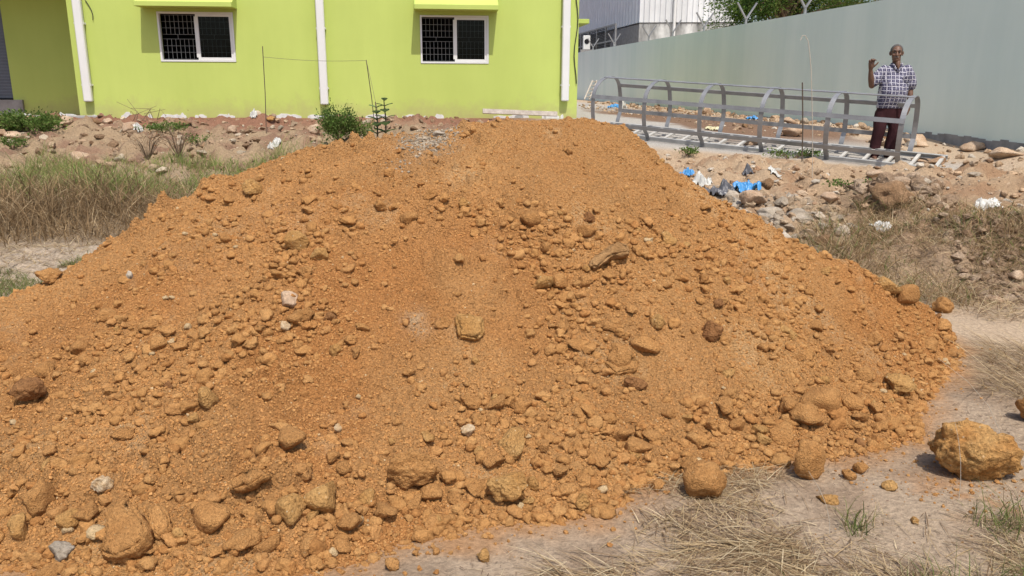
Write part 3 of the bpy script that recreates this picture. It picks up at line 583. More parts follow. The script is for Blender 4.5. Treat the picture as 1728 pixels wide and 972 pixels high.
def child(o, par):
    o.parent = par; o.matrix_parent_inverse = par.matrix_world.inverted() if par.matrix_world else Matrix(); return o
bpy.context.view_layer.update()
corner_s = fac(126, 120)[0]
wins = []
for (x0, y0, x1, y1) in [(263, 19, 400, 104), (708, 25, 826, 107)]:
    sl_, zt = fac(x0, y0); sl2, zb = fac((x0 + 9 if x0 < 500 else x0 + 2), y1); sr, _ = fac(x1 - 1, y1); wins.append((sr, (sl_ + sl2) / 2, zb, zt))
# facade skin 0.25 m thick, in butted blocks round the window openings
cuts = sorted([0, corner_s] + [w[0] for w in wins] + [w[1] for w in wins]); mb = MB()
for a, b_ in zip(cuts[:-1], cuts[1:]):
    w = [q for q in wins if abs(q[0] - a) < 1e-6]
    if w: fbox(mb, a, b_, -.25, 0, 0.2, w[0][2]); fbox(mb, a, b_, -.25, 0, w[0][3], ROOF)
    else: fbox(mb, a, b_, -.25, 0, 0.2, ROOF)
fbox(mb, 0, .25, -11, -.25, .2, ROOF)                                   # right side wall
fbox(mb, corner_s - .25, corner_s, -1.7, -.25, .2, ROOF)                # return of the recess
def fac_n(px, py, nn):
    d = ray(px, py); o = np.array([0, 0, EYE]); n3 = np.array([fnrm[0], fnrm[1], 0]); t = ((np.array([*(FAC_R + fnrm * nn), 0]) - o) @ n3) / (d @ n3); p = o + d * t
    return float(-((p[:2] - FAC_R) @ fd)), float(p[2])
sh_s = fac_n(16, 120, -1.7)[0]
fbox(mb, corner_s - .25, sh_s, -1.95, -1.7, .2, ROOF)                   # wall at the back of the recess, set deep to stay shaded
fbox(mb, sh_s, sh_s + 3.2, -1.95, -1.7, 3.6, ROOF)
fbox(mb, sh_s + 3.2, sh_s + 3.5, -1.95, 0, .2, ROOF)
fbox(mb, 0, sh_s + 3.5, -11.25, -11, .2, ROOF)
t = M['lime'].node_tree; bs = t.nodes['Principled BSDF']; old = bs.inputs['Base Color'].links[0].from_socket
sp = N(t, 'ShaderNodeSeparateXYZ'); ge = N(t, 'ShaderNodeNewGeometry'); t.links.new(ge.outputs['Position'], sp.inputs[0]); nn_ = noise(t, 3.5, 7, .7, ge.outputs['Position']); dn_ = N(t, 'ShaderNodeMath', operation='MULTIPLY_ADD'); t.links.new(nn_.outputs['Fac'], dn_.inputs[0]); dn_.inputs[1].default_value = -1.1; t.links.new(sp.outputs[2], dn_.inputs[2])
rp_ = ramp(t, dn_.outputs[0], [(.10, (.5,) * 3), (.62, (0,) * 3)]); mx_ = mul(t, old, (.36, .27, .17), 'MIX'); t.links.new(rp_.outputs[0], mx_.inputs[0]); t.links.new(mx_.outputs[2], bs.inputs['Base Color'])
child(mb.build('wall', M['lime']), bld)
mb = MB(); fbox(mb, -.15, corner_s - .1, -11.4, .0, ROOF + .002, ROOF + .15); fbox(mb, corner_s - .1, sh_s + 3.7, -11.4, .25, 3.75 + .55, ROOF + .15)
child(mb.build('roof', M['plaster']), bld)
mb = MB(); fbox(mb, corner_s - .24, sh_s + 3.2, -1.69, -.02, 3.86, 3.98); child(mb.build('shade_ceiling', M['lime']), bld)  # unseen ceiling, added to keep the recess wall in shade
mb = MB(); fbox(mb, .3, corner_s - .3, -2.2, -2.1, .3, ROOF - .02); child(mb.build('dark_room_backing', M['dark']), bld)  # near-black backing paints in the shade of the unlit room
# rolling shutter and the raw cement dado below it
shp = empty('shutter', FW(sh_s + 1.5, -1.75, 1.2)); child(shp, bld); bpy.context.view_layer.update()
zb_sh = fac_n(10, 166, -1.75)[1]
slat = None
for k in range(34):
    z = zb_sh + k * .07
    if z > 3.5: break
    mb = MB(); c0 = FW(sh_s + .02, -1.80, z); 
    for q, (dn, dz) in enumerate([(0, 0), (.02, .018), (.024, .035), (.012, .055)]):
        fbox(mb, sh_s + .02, sh_s + 3.1, -1.82, -1.80 + dn, z + dz, z + dz + (.017 if q < 3 else .012))
    child(mb.build('slat', M['shutter']), shp)
mb = MB(); fbox(mb, sh_s - .22, sh_s + 3.2, -1.70, -1.62, .3, zb_sh - .03); child(mb.build('dado', M['plinth']), bld)
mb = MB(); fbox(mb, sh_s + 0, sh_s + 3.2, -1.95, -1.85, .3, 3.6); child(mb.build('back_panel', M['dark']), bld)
# windows
for (s0, s1, z0, z1) in wins:
    mb = MB(); t_ = .042
    fbox(mb, s0 + .004, s1 - .004, -.09, .012, z0 + .004, z0 + t_); fbox(mb, s0 + .004, s1 - .004, -.09, .012, z1 - t_, z1 - .004)
    fbox(mb, s0 + .004, s0 + t_, -.09, .012, z0 + t_, z1 - t_); fbox(mb, s1 - t_, s1 - .004, -.09, .012, z0 + t_, z1 - t_)
    wf = child(mb.build('window', M['white']), bld); bpy.context.view_layer.update()
    mid = (s0 + s1) / 2; mb = MB(); w_ = .052
    fbox(mb, s0 + t_ + .002, mid, -.065, -.004, z0 + t_ + .002, z0 + t_ + w_); fbox(mb, s0 + t_ + .002, mid, -.065, -.004, z1 - t_ - w_, z1 - t_ - .002)
    fbox(mb, s0 + t_ + .002, s0 + t_ + w_, -.065, -.004, z0 + t_ + w_, z1 - t_ - w_); fbox(mb, mid - w_, mid + .03, -.065, -.004, z0 + t_ + w_, z1 - t_ - w_)
    child(mb.build('sash', M['white']), wf)
    mb = MB(); fbox(mb, s0 + t_ + w_ - .01, mid - w_ + .01, -.040, -.034, z0 + t_ + w_ - .01, z1 - t_ - w_ + .01); child(mb.build('pane', M['glass']), wf)
    mb = MB(); H_ = z1 - z0 - 2 * t_
    for half in (0, 1):
        a = s0 + t_ if half == 0 else mid + .03; b_ = mid if half == 0 else s1 - t_
        for k in range(1, 8):
            s = a + (b_ - a) * k / 8
            for lo, hi in ((.02, .46), (.56, .98)): fbox(mb, s - .0035, s + .0035, -.135, -.125, z0 + t_ + H_ * lo, z0 + t_ + H_ * hi)
        s = a + (b_ - a) * (.55); fbox(mb, s - .0035, s + .0035, -.135, -.125, z0 + t_ + H_ * .46, z0 + t_ + H_ * .56)
    for f in (.02, .17, .31, .46, .56, .70, .84, .98): fbox(mb, s0 + t_, s1 - t_, -.148, -.137, z0 + t_ + H_ * f - .0035, z0 + t_ + H_ * f + .0035)
    child(mb.build('grille', M['grille']), wf)
# sun hoods over the windows
for (x0, x1, yl, s_) in [(231, 403, 12, 0), (692, 842, 17, 1)]:
    s0 = fac(x1, yl)[0] + .04; s1 = fac(x0, yl)[0] - .10; z = fac((x0 + x1) / 2, yl)[1] + .02
    mb = MB(); ps = []
    prof = [(0, z - .045), (.48, z - .045), (.48, z + .055), (.43, z + .055), (.03, z + .26), (0, z + .26)]
    V = [FW(s, n, zz) for s in (s0, s1) for n, zz in prof]; m_ = len(prof)
    mb.add(V, [tuple(range(m_)), tuple(range(2 * m_ - 1, m_ - 1, -1))] + [(k, k + m_, (k + 1) % m_ + m_, (k + 1) % m_) for k in range(m_)])
    child(mb.build('sun_hood', M['lime'], bevel=.006), bld)
    WIN_HOOD = z
mb = MB(); z = fac(985, 30)[1]; fbox(mb, -.42, 0, -2.3, -1.0, z - .05, z + .05); child(mb.build('side_hood', M['lime'], bevel=.006), bld)
# drainpipes: square white trunking held off the wall
for (xt, xb, yb) in [(131, 153, 173), (539.5, 549, 178), (955.5, 952, 172)]:
    s, z = fac(xb, yb); s += .0
    mb = MB(); fbox(mb, s - .085, s + .085, .035, .155, z + .02, ROOF + .1)
    pp = child(mb.build('drainpipe', M['white'], bevel=.02), bld); bpy.context.view_layer.update()
    for zc in (z + .35, z + 1.6, z + 2.7):
        mb = MB(); fbox(mb, s - .10, s + .10, .0, .03, zc, zc + .04); fbox(mb, s - .098, s - .087, .0, .12, zc, zc + .04); fbox(mb, s + .087, s + .098, .0, .12, zc, zc + .04); child(mb.build('bracket', M['white']), pp)
# cables
mb = MB(); a = fac(140, 0); pts = [FW(a[0] - .05 - .12 * math.sin(k * .5), .02, a[1] - .10 * k) for k in range(5)]; mb.tube(pts, .008); 
mb.tube([FW(fac(977, 0)[0] + .05 + .035 * math.sin(k * .9), .02 + .01 * (k % 2), 3.9 - .2 * k) for k in range(13)], .011)
mb.tube([FW(fac(957, 95)[0] - .02 + .02 * math.sin(k), .03, 2.2 - .12 * k) for k in range(7)], .008)
child(mb.build('cable', M['cable']), bld)
# chipped white band at the foot of the wall, cement blocks
for k in range(46):
    s = RNG.uniform(.1, corner_s + 1.2); w_ = RNG.uniform(.05, .40); h_ = RNG.uniform(.01, .09); n_ = .008 + .0007 * (k % 9); V = []
    for f in np.linspace(0, 1, 6): V.append((s + w_ * f, h_ * (RNG.random() * .7 + .3) * (4 * f * (1 - f)) ** .4))
    P = [(s, -.3)] + V + [(s + w_, -.3)]; mb = MB(); m_ = len(P); mb.add([FW(a_, nn, BASE_Z + .04 + z_) for nn in (-.02, n_) for a_, z_ in P], [tuple(range(m_)), tuple(range(2 * m_ - 1, m_ - 1, -1))] + [(q, q + m_, (q + 1) % m_ + m_, (q + 1) % m_) for q in range(m_)])
    child(mb.build('plaster_patch', M['plaster']), bld)
def put_on_facade(name, mat, s0, s1, n0, n1, z0, z1, label, cat, group=None, bevel=.01):
    mb = MB(); fbox(mb, s0, s1, n0, n1, z0, z1); return tag(mb.build(name, mat, bevel=bevel), label, cat, group)
a = fac(182, 200); b_ = fac(121, 200); put_on_facade('cement_block', M['plinth'], a[0], b_[0], .10, .35, .6, a[1] + .07, 'grey cement ledge on the soil under the leftmost drainpipe', 'cement ledge')
a = fac(580, 200); b_ = fac(527, 200); put_on_facade('cement_block', M['plinth'], a[0], b_[0], .10, .35, .6, a[1] + .02, 'grey cement ledge under the middle drainpipe', 'cement ledge')
mb = MB(); p = np.array(FW(*fac(812, 186)[:1], .6, fac(812, 186)[1])); q = np.array(FW(fac(935, 192)[0], .5, fac(935, 191)[1])); mb.bar(p, q, (0, .3, 1), .10, .05)
tag(mb.build('plank', M['wood']), 'weathered timber plank lying against the wall behind the heap top', 'plank')

# ------------------------------------------------------------------ boundary wall with wire arms, shed, tree
wa3 = lambda t, n, z: np.array([*(WALL_A + wd * t + wn * n), z])
bw = empty('boundary_wall', wa3(0, 0, .6)); tag(bw, 'long pale grey-green plastered boundary wall on the right', 'wall'); bpy.context.view_layer.update()
mb = MB(); c = wa3(20, -.11, 1.5); mb.obox(c, np.array([*wd, 0]) * 32, np.array([*wn, 0]) * .11, (0, 0, 1.5)); child(mb.build('render_coat', M['wallpaint']), bw)
mb = MB()
for k in range(70):                                                        # ragged unpainted foot
    t0 = -3 + k * .16; h_ = .40 + .05 * float(fbm(np.array([k * .35]), np.array([3.]), 5, 3)[0]) + .03 * RNG.random()
    mb.obox(wa3(t0, .004 + .0006 * (k % 5), .3 + h_ / 2), np.array([*wd, 0]) * .081, np.array([*wn, 0]) * .006, (0, 0, h_ / 2))
child(mb.build('bare_foot', M['plinth']), bw)
for i_, t in enumerate([np.linalg.norm(at_z(px, py, 3.0)[:2] - WALL_A) for px, py in [(998, 85), (1035, 79), (1089, 69), (1124, 62), (1176, 53), (1245, 41), (1342, 24), (1478, 1)]] + [1.2]):
    if i_ > 20: break
    mb = MB(); p = wa3(t, -.11, 2.98); mb.bar(p, p + np.array([0, 0, .16]), (*wn, 0), .05, .05)
    br_ = child(mb.build('fence_arm', M['iron']), bw); bpy.context.view_layer.update()
    for sg in (-1, 1):
        mb = MB(); q0 = p + np.array([0, 0, .15]); q1 = q0 + np.array([*(wn * sg * .26), .40]); mb.bar(q0, q1, (*wd, 0), .05, .035); child(mb.build('arm', M['iron']), br_)
# shed
sc0 = np.array(at_y(1078, 60, 40)[:2]); sw = -wd; sn = wn                    # left face runs away along the boundary wall
shed = empty('factory_shed', (*sc0, 0)); tag(shed, 'tall corrugated metal shed behind the boundary wall, white front and side coloured grey for shade', 'shed'); bpy.context.view_layer.update()
zb_s = at_y(1078, 38, 40)[2]; fr = np.array([-wd[1], wd[0]]); fr = fr if fr[0] > 0 else -fr
fr = np.array([1.0, -.12]); fr /= np.linalg.norm(fr)
mb = MB()
for k in range(60):
    p0 = sc0 + wd * (k * .55); p1 = sc0 + wd * (k * .55 + .40); p2 = sc0 + wd * (k * .55 + .46); p3 = sc0 + wd * (k * .55 + .55); o_ = wn * .07
    P = [p0, p1, p1 + o_, p3 + o_]
    for a, b_ in ((p0, p1), (p1, p2 + o_), (p2 + o_, p3 + o_), (p3 + o_, p3 + wd * .0)): mb.add([(*a, zb_s), (*b_, zb_s), (*b_, 11), (*a, 11)], [(0, 1, 2, 3)])
child(mb.build('side_cladding', M['shed_shade_grey']), shed)
mb = MB(); fnn = np.array([fr[1], -fr[0]])
for k in range(18):
    p0 = sc0 + fr * (k * .25); p1 = p0 + fr * .19; p2 = p0 + fr * .21 + fnn * .05; p3 = p0 + fr * .24 + fnn * .05; p4 = p0 + fr * .25
    for a, b_ in ((p0, p1), (p1, p2), (p2, p3), (p3, p4)): mb.add([(*a, zb_s), (*b_, zb_s), (*b_, 11), (*a, 11)], [(0, 1, 2, 3)])
child(mb.build('front_cladding', M['shed_white']), shed)
mb = MB(); mb.add([(*(sc0 + fr * 4.5), 11), (*sc0, 11), (*(sc0 + wd * 33), 11), (*(sc0 + fr * 4.5 + wd * 33), 11)], [(0, 1, 2, 3)]); mb.add([(*(sc0 + fr * 4.5), 0), (*(sc0 + fr * 4.5 + wd * 33), 0), (*(sc0 + fr * 4.5 + wd * 33), 11), (*(sc0 + fr * 4.5), 11)], [(0, 1, 2, 3)])
child(mb.build('roof', M['shed_shade_grey']), shed)
mb = MB(); a = sc0 - fnn * .02; mb.obox(np.array([*(a + fr * 2.25 - fnn * .12), zb_s / 2]), (*fr * 2.25, 0), (*fnn * .1, 0), (0, 0, zb_s / 2 - .03)); child(mb.build('front_base', M['weathered']), shed)
mb = MB(); mb.obox(np.array([*(sc0 + wd * 16.5 - wn * .15), zb_s / 2]), (*wd * 16.3, 0), (*wn * .1, 0), (0, 0, zb_s / 2 - .05)); child(mb.build('side_base', M['plinth']), shed)
mb = MB(); mb.tube([(*(sc0 + fr * 1.62 + fnn * .14), 0), (*(sc0 + fr * 1.62 + fnn * .14), 8)], .07, 8); child(mb.build('drainpipe', M['white']), shed)
# mesh fence and cooler unit between wall and shed
fe = empty('mesh_fence', (*(sc0 + wn * 1.2), 0)); tag(fe, 'dark wire mesh fence beside the shade-grey side of the shed', 'fence'); bpy.context.view_layer.update()
zf = zb_s - .05
for k in range(9):
    mb = MB(); p = sc0 + wn * 1.1 + wd * (k * 1.9 + .15); mb.tube([(*p, 1.0), (*p, zf)], .05, 6); child(mb.build('post', M['iron']), fe)
mb = MB(); p = sc0 + wn * 1.1 + wd * .1; q = p + wd * 15.6
for z in (zf - .02, zf - .75, 2.6): mb.bar((*p, z), (*q, z), (0, 0, 1), .07, .05)
child(mb.build('rail', M['iron']), fe)
mb = MB()
for k in range(150):
    u = k * .16; zz = 2.2
    for sg in (1, -1):
        s0_ = u if sg > 0 else u + 2.2; e_ = s0_ + sg * (zf - zz); s0c, ec = s0_, e_
        if min(s0_, e_) < 0 or max(s0_, e_) > 15.6: continue
        mb.bar((*(p + wd * s0_), zz), (*(p + wd * e_), zf), (*wd, 0), .014, .014)
child(tag(mb.build('netting', M['mesh']), kind='stuff'), fe)
ac = empty('cooler_unit', tuple(at_y(989, 72, 44))); tag(ac, 'white cooler unit on a ledge between the green building and the shed', 'cooler unit'); bpy.context.view_layer.update()
p = at_y(989, 72, 44); mb = MB(); mb.box((p[0] - .16, p[1] - .2, p[2] - .35), (p[0] + .2, p[1] + .2, p[2] + .35)); child(mb.build('casing', M['white'], bevel=.02), ac)
mb = MB(); mb.tube([(p[0] + .02, p[1] - .215, p[2] + .05), (p[0] + .02, p[1] - .203, p[2] + .05)], .13, 14); child(mb.build('fan_grille', M['dark']), ac)
mb = MB(); mb.box((p[0] - .3, p[1] - .3, 0), (p[0] + .3, p[1] + .3, p[2] - .36)); child(mb.build('pedestal', M['plinth'], bevel=.01), ac)

# ------------------------------------------------------------------ leaves, grass, straw
def leaf_mesh(C, Nn, L, Wd, col):
    """pointed leaves: centre, direction, length, width"""
    n = len(C); d = Nn / np.linalg.norm(Nn, axis=1, keepdims=True); r = RNG.normal(size=(n, 3)); s = np.cross(d, r); s /= np.linalg.norm(s, axis=1, keepdims=True) + 1e-9
    up = np.cross(s, d); L = L[:, None]; Wd = Wd[:, None]
    V = np.stack([C, C + d * L * .5 + s * Wd * .5 + up * L * .06, C + d * L - up * L * .08, C + d * L * .5 - s * Wd * .5 + up * L * .06], 1).reshape(-1, 3)
    F = np.arange(n * 4).reshape(n, 4); return V, F, np.repeat(col, 4, 0)
def blades(x, y, z, L, lean, width, col, az=None, curve=.6):
    """curved tapering blades of grass, three spans each"""
    n = len(x); az = RNG.uniform(0, 2 * math.pi, n) if az is None else az; d = np.stack([np.cos(az), np.sin(az), np.zeros(n)], 1)
    wa = RNG.uniform(0, 2 * math.pi, n); w = np.stack([np.cos(wa), np.sin(wa), np.zeros(n)], 1) * (width / 2)[:, None]
    p = np.stack([x, y, z], 1); lv = [p]; th = lean.copy()
    for k in range(3):
        p = p + (L / 3)[:, None] * (d * np.sin(th)[:, None] + np.array([0, 0, 1.0]) * np.cos(th)[:, None]); lv.append(p); th = np.minimum(th + curve * RNG.uniform(.2, 1, n), 1.75)
    V = np.stack([lv[0] - w, lv[0] + w, lv[1] - w * .9, lv[1] + w * .9, lv[2] - w * .6, lv[2] + w * .6, lv[3]], 1)
    b = np.arange(n)[:, None] * 7
    F = np.concatenate([b + np.array([[0, 1, 3]]), b + np.array([[0, 3, 2]]), b + np.array([[2, 3, 5]]), b + np.array([[2, 5, 4]]), b + np.array([[4, 5, 6]])])
    return V.reshape(-1, 3), F, np.repeat(col, 7, 0)
def merge(parts):
    V = []; F = []; C = []; o = 0
    for v, f, c in parts: V.append(v); F.append(f + o); C.append(c); o += len(v)
    return np.concatenate(V), np.concatenate(F), np.concatenate(C)
DRY = np.array([[.34, .235, .125], [.25, .165, .085], [.44, .33, .195], [.16, .105, .055], [.30, .20, .105]]); GREEN = np.array([[.13, .175, .045], [.17, .21, .06], [.10, .14, .035], [.22, .22, .08]]); STRAW = np.array([[.48, .36, .205], [.40, .285, .155], [.56, .455, .29], [.27, .185, .105], [.20, .13, .075]])
def cols(pal, n): return pal[RNG.integers(0, len(pal), n)] * RNG.uniform(.75, 1.2, (n, 1))
def region(poly_px, n, g=True):
    """random spots on the ground inside an outline"""
    P = np.array([hit(px, py, True)[:2] for px, py in poly_px]); lo, hi = P.min(0), P.max(0); out = []
    while sum(map(len, out)) < n:
        q = RNG.uniform(lo, hi, (n * 3, 2)); q = q[inside(q[:, 0], q[:, 1], P)]; q = q[DFM(q[:, 0], q[:, 1]) < .02] if len(q) else q; out.append(q)
    q = np.concatenate(out)[:n]; return q[:, 0], q[:, 1]
def region_w(poly, n, dfmax=.02):
    P = np.array(poly); lo, hi = P.min(0), P.max(0); out = []; tot = 0
    while tot < n:
        q = RNG.uniform(lo, hi, (n * 3, 2)); q = q[inside(q[:, 0], q[:, 1], P)]
        m_ = ~((q[:, 0] > MX0) & (q[:, 0] < MX1) & (q[:, 1] > MY0) & (q[:, 1] < MY1)) | (DFM(q[:, 0], q[:, 1]) < dfmax); q = q[m_]; out.append(q); tot += len(q)
    q = np.concatenate(out)[:n]; return q[:, 0], q[:, 1]
def grass(name, label, parts): 
    V, F, C = merge(parts); return tag(link(name, mesh_np(name, V, F, M['blade'], C)), label, name.replace('_', ' '), kind='stuff')
U = RNG.uniform
# left: tall dry grass with a green strip behind it
xs, ys = region_w([(-8.5, 6.75), (-3.9, 6.65), (-2.0, 7.35), (-.6, 8.4), (-.6, 9.6), (-8.5, 9.9)], 17000)
kk_ = RNG.random(len(xs)) < .06 + .94 * sst(6.85, 7.35, ys + .35 * fbm(xs * 1.6, ys * 1.6, 407, 3)); xs, ys = xs[kk_], ys[kk_]
tuft = np.clip(.55 + 1.3 * fbm(xs * 1.5, ys * 1.5, 401, 3), .16, 1.2); n = len(xs)
gg = sst(.1, .45, fbm(xs * .9, ys * .9, 402, 3) + .35 * (ys - 8.9)); isg = RNG.random(n) < gg * .6 + .25 * sst(8.3, 9.2, ys)
c = np.where(isg[:, None], cols(GREEN * 1.35, n), cols(DRY, n))
grass('dry_grass', 'tall matted dry brown grass left of the heap', [blades(xs, ys, G(xs, ys) - .01, U(.28, .82, n) * tuft * sst(6.6, 7.7, ys) * (1 - .55 * sst(8.2, 9.3, ys + .25 * xs + .8)) + .06, U(.05, 1.25, n), U(.004, .010, n), c, curve=.95)])
xs, ys = region_w([(-6.2, 9.0), (-.4, 8.6), (-.1, 10.6), (-6.2, 10.7)], 13000); n = len(xs)
c = np.where((RNG.random(n) < .82)[:, None], cols(GREEN * 1.55, n), cols(DRY * 1.2, n))
grass('green_grass', 'green grass strip between the dry grass and the rubble', [blades(xs, ys, G(xs, ys) - .01, U(.16, .44, n) * np.clip(.7 + fbm(xs * 1.5, ys * 1.5, 405, 2), .2, 1.3), U(.05, .8, n), U(.003, .008, n), c)])
xs, ys = region([(-60, 505), (-60, 448), (40, 462), (76, 478), (60, 500)], 2600); n = len(xs)
xs2, ys2 = region([(95, 455), (130, 438), (160, 432), (150, 447)], 700)
xs = np.concatenate([xs, xs2]); ys = np.concatenate([ys, ys2]); n = len(xs)
c = np.where((RNG.random(n) < .7)[:, None], cols(GREEN * 1.05, n), cols(STRAW, n))
grass('short_grass', 'short green tufts on pale mud beside the left end of the heap', [blades(xs, ys, G(xs, ys) - .005, U(.03, .11, n), U(.2, 1.2, n), U(.002, .005, n), c)])
xs, ys = region([(-80, 470), (-60, 418), (170, 412), (165, 425), (100, 462)], 1500); n = len(xs)
grass('straw_litter', 'trampled pale straw on dried mud by the left grass', [blades(xs, ys, G(xs, ys) + .005, U(.06, .2, n), U(1.2, 1.6, n), U(.003, .006, n), cols(STRAW, n), curve=.1)])
# right: dry grass and weeds on the spoil
xs, ys = region_w([(2.55, 7.3), (2.3, 6.4), (2.7, 5.5), (3.4, 5.35), (4.3, 6.3), (4.3, 7.6), (3.2, 8.0)], 7500); n = len(xs)
dn = np.clip(.5 + 1.3 * fbm(xs * 1.6, ys * 1.6, 411, 3), .12, 1.2); c = np.where((RNG.random(n) < .2)[:, None], cols(GREEN, n), cols(DRY * 1.15, n))
grass('weedy_grass', 'dry grass and weeds on the dug spoil right of the heap', [blades(xs, ys, G(xs, ys) - .01, U(.12, .38, n) * dn, U(.1, 1.2, n), U(.003, .006, n), c, curve=.8)])
xs, ys = region_w([(3.5, 5.9), (5.6, 5.9), (6.4, 8.2), (4.2, 8.1)], 3800); n = len(xs)
c = np.where((RNG.random(n) < .22)[:, None], cols(GREEN * 1.2, n), cols(DRY * 1.2, n))
grass('weedy_grass', 'patchy green and dry grass at the right picture edge above the brown clods', [blades(xs, ys, G(xs, ys) - .01, U(.08, .26, n), U(.1, 1.2, n), U(.003, .006, n), c, curve=.8)])
xs, ys = region_w([(2.5, 7.0), (2.6, 5.8), (3.2, 5.0), (4.6, 5.4), (5.6, 7.8), (4.4, 8.7), (3.0, 8.0)], 9500); n = len(xs)
grass('fallen_straw', 'bleached fallen straw over the dug spoil at the right', [blades(xs, ys, G(xs, ys) + U(.0, .03, n), U(.08, .35, n), U(1.0, 1.6, n), U(.003, .006, n), cols(STRAW, n), curve=.3)])
# right edge: combed pale straw
xs, ys = region_w([(2.35, 3.75), (3.3, 3.3), (3.9, 4.1), (2.85, 4.6)], 2600); n = len(xs)
grass('flattened_straw', 'combed pale straw at the right picture edge above the boulder', [blades(xs, ys, G(xs, ys) + .002, U(.10, .34, n), U(.9, 1.5, n), U(.002, .0045, n), cols(STRAW, n), az=U(2.0, 4.2, n), curve=.25)])
# bottom right: straw mat, green tufts, tall thin stalks
def strawbed(poly, n, Lr, wr, azr=(0, 6.28), lean=(1.05, 1.6), pal=None):
    xs, ys = region_w(poly, n, .015); k = RNG.random(n) < np.clip(.40 + 1.7 * fbm(xs * 3, ys * 3, 421, 3), .08, 1); xs, ys = xs[k], ys[k]; n = len(xs)
    return blades(xs, ys, G(xs, ys) + U(.001, .012, n), U(*Lr, n), U(*lean, n), U(*wr, n), cols(STRAW if pal is None else pal, n), az=U(*azr, n), curve=.15)
DARKBITS = np.array([[.17, .115, .08], [.22, .155, .105], [.13, .085, .055]])
grass('straw', 'loose pale straw spread over the lower right ground', [
    strawbed([(.12, 1.9), (.35, 2.5), (.75, 2.72), (1.5, 2.62), (2.2, 2.5), (2.2, 1.7), (.2, 1.6)], 11000, (.03, .16), (.0018, .0048), lean=(1.3, 1.6)),
    strawbed([(.3, 2.75), (.5, 2.95), (.95, 3.05), (1.15, 2.9), (.8, 2.7)], 1100, (.05, .20), (.0016, .004), lean=(1.3, 1.6)),
    strawbed([(1.0, 2.25), (2.5, 2.5), (2.4, 1.6), (.9, 1.6)], 6500, (.05, .22), (.002, .005), (1.6, 5.0), (1.28, 1.62)),
    strawbed([(.15, 2.3), (1.0, 2.45), (1.0, 1.6), (.15, 1.6)], 8500, (.06, .25), (.002, .0055), (2.2, 4.4), (1.32, 1.62)),
    strawbed([(-.6, 1.7), (-.3, 2.2), (1.2, 3.0), (2.6, 4.0), (3.4, 4.9), (3.4, 2.2), (2.2, 1.7)], 5000, (.012, .07), (.0008, .0022), lean=(1.4, 1.62)),
    strawbed([(-.6, 1.7), (-.3, 2.2), (1.2, 3.0), (2.6, 4.0), (3.4, 4.9), (3.4, 2.2), (2.2, 1.7)], 9000, (.008, .035), (.0015, .004), lean=(1.4, 1.62), pal=DARKBITS)])
xs, ys = region_w([(.75, 2.16), (2.4, 2.30), (2.4, 1.6), (.7, 1.6)], 8500); n = len(xs); k = RNG.random(n) < np.clip(.3 + 1.5 * fbm(xs * 3, ys * 3, 431, 2), 0, 1) * sst(.7, 1.3, xs + .3 * (1.9 - ys)); xs, ys = xs[k], ys[k]; n = len(xs)
q = hit(1445, 895); a = q[:2] + RNG.normal(size=(70, 2)) * .025; q2 = hit(1700, 890); a2 = q2[:2] + RNG.normal(size=(160, 2)) * .06
xs = np.concatenate([xs, a[:, 0], a2[:, 0]]); ys = np.concatenate([ys, a[:, 1], a2[:, 1]]); n = len(xs)
c = np.where((RNG.random(n) < .62)[:, None], cols(GREEN * .95, n), cols(STRAW * .8, n))
grass('green_tufts', 'green grass tufts growing through straw at the lower right corner', [blades(xs, ys, G(xs, ys) - .005, U(.05, .19, n), U(.05, 1.0, n), U(.002, .0042, n), c, curve=.6)])
for k, (px, py, L, lean, lab) in enumerate([(1618, 845, .34, .1, 'single tall dry stalk standing before the big boulder'), (1688, 760, .42, .5, 'long dry stalk arching over the right end of the big boulder'), (1400, 905, .25, .15, 'thin upright stalk in the straw left of the boulder')]):
    p = hit(px, py); mb = MB(); mb.tube([(p[0] - .04 * lean * j * j, p[1], G(p[0], p[1]) - .01 + L * j / 4) for j in range(5)], [.0012, .0011, .001, .0008, .0005], 5); tag(mb.build('dry_stalk', M['wire']), lab, 'stalk')

def bush(name, label, c, rx, ry, h, n, pal, leaf=(.03, .07), stems=9, cat='bush', seed=0, sr=1.0):
    root = empty(name, c); tag(root, label, cat); mb = MB(); tips = []
    for k in range(stems):
        a = U(0, 6.28); r = U(.2, 1) ** .6; top_ = np.array([math.cos(a) * rx * r, math.sin(a) * ry * r, h * U(.55, 1.0) * (1 - .35 * r)])
        mid_ = top_ * .5 + np.array([0, 0, h * .12]); mb.tube([(0, 0, -.03), mid_, top_], [.008 * sr, .006 * sr, .003 * sr], 5); tips += [(mid_, top_)]
    mb.build('stem', M['bark'], root)
    i = RNG.integers(0, len(tips), n); t = U(0, 1.1, n)[:, None]; A = np.array([q[0] for q in tips])[i]; B = np.array([q[1] for q in tips])[i]
    C = A + (B - A) * t + RNG.normal(size=(n, 3)) * np.array([rx, ry, h]) * .16; C[:, 2] = np.abs(C[:, 2]); D = C * np.array([1, 1, .4]) + RNG.normal(size=(n, 3)) * .25 + np.array([0, 0, .12])
    V, F, c_ = leaf_mesh(C, D, U(*leaf, n), U(leaf[0] * .4, leaf[1] * .5, n), cols(pal, n)); me = mesh_np('foliage', V, F, M['leaf'], c_); link('foliage', me, None, root); return root
LG = np.array([[.10, .17, .035], [.14, .22, .05], [.07, .12, .025], [.19, .24, .07]])
p = hit(52, 226, True); bush('weed_bush', 'low bright green weed bush before the grey shutter wall, far left', (p[0], p[1], g1(p[0], p[1])), .60, .4, .36, 3600, LG, stems=18, sr=.6)
p = hit(572, 242, True); bush('weed_bush', 'green weedy bush at the left shoulder of the heap before the building', (p[0], p[1], g1(p[0], p[1])), .34, .3, .52, 2600, LG, (.02, .06), stems=14, sr=.6)
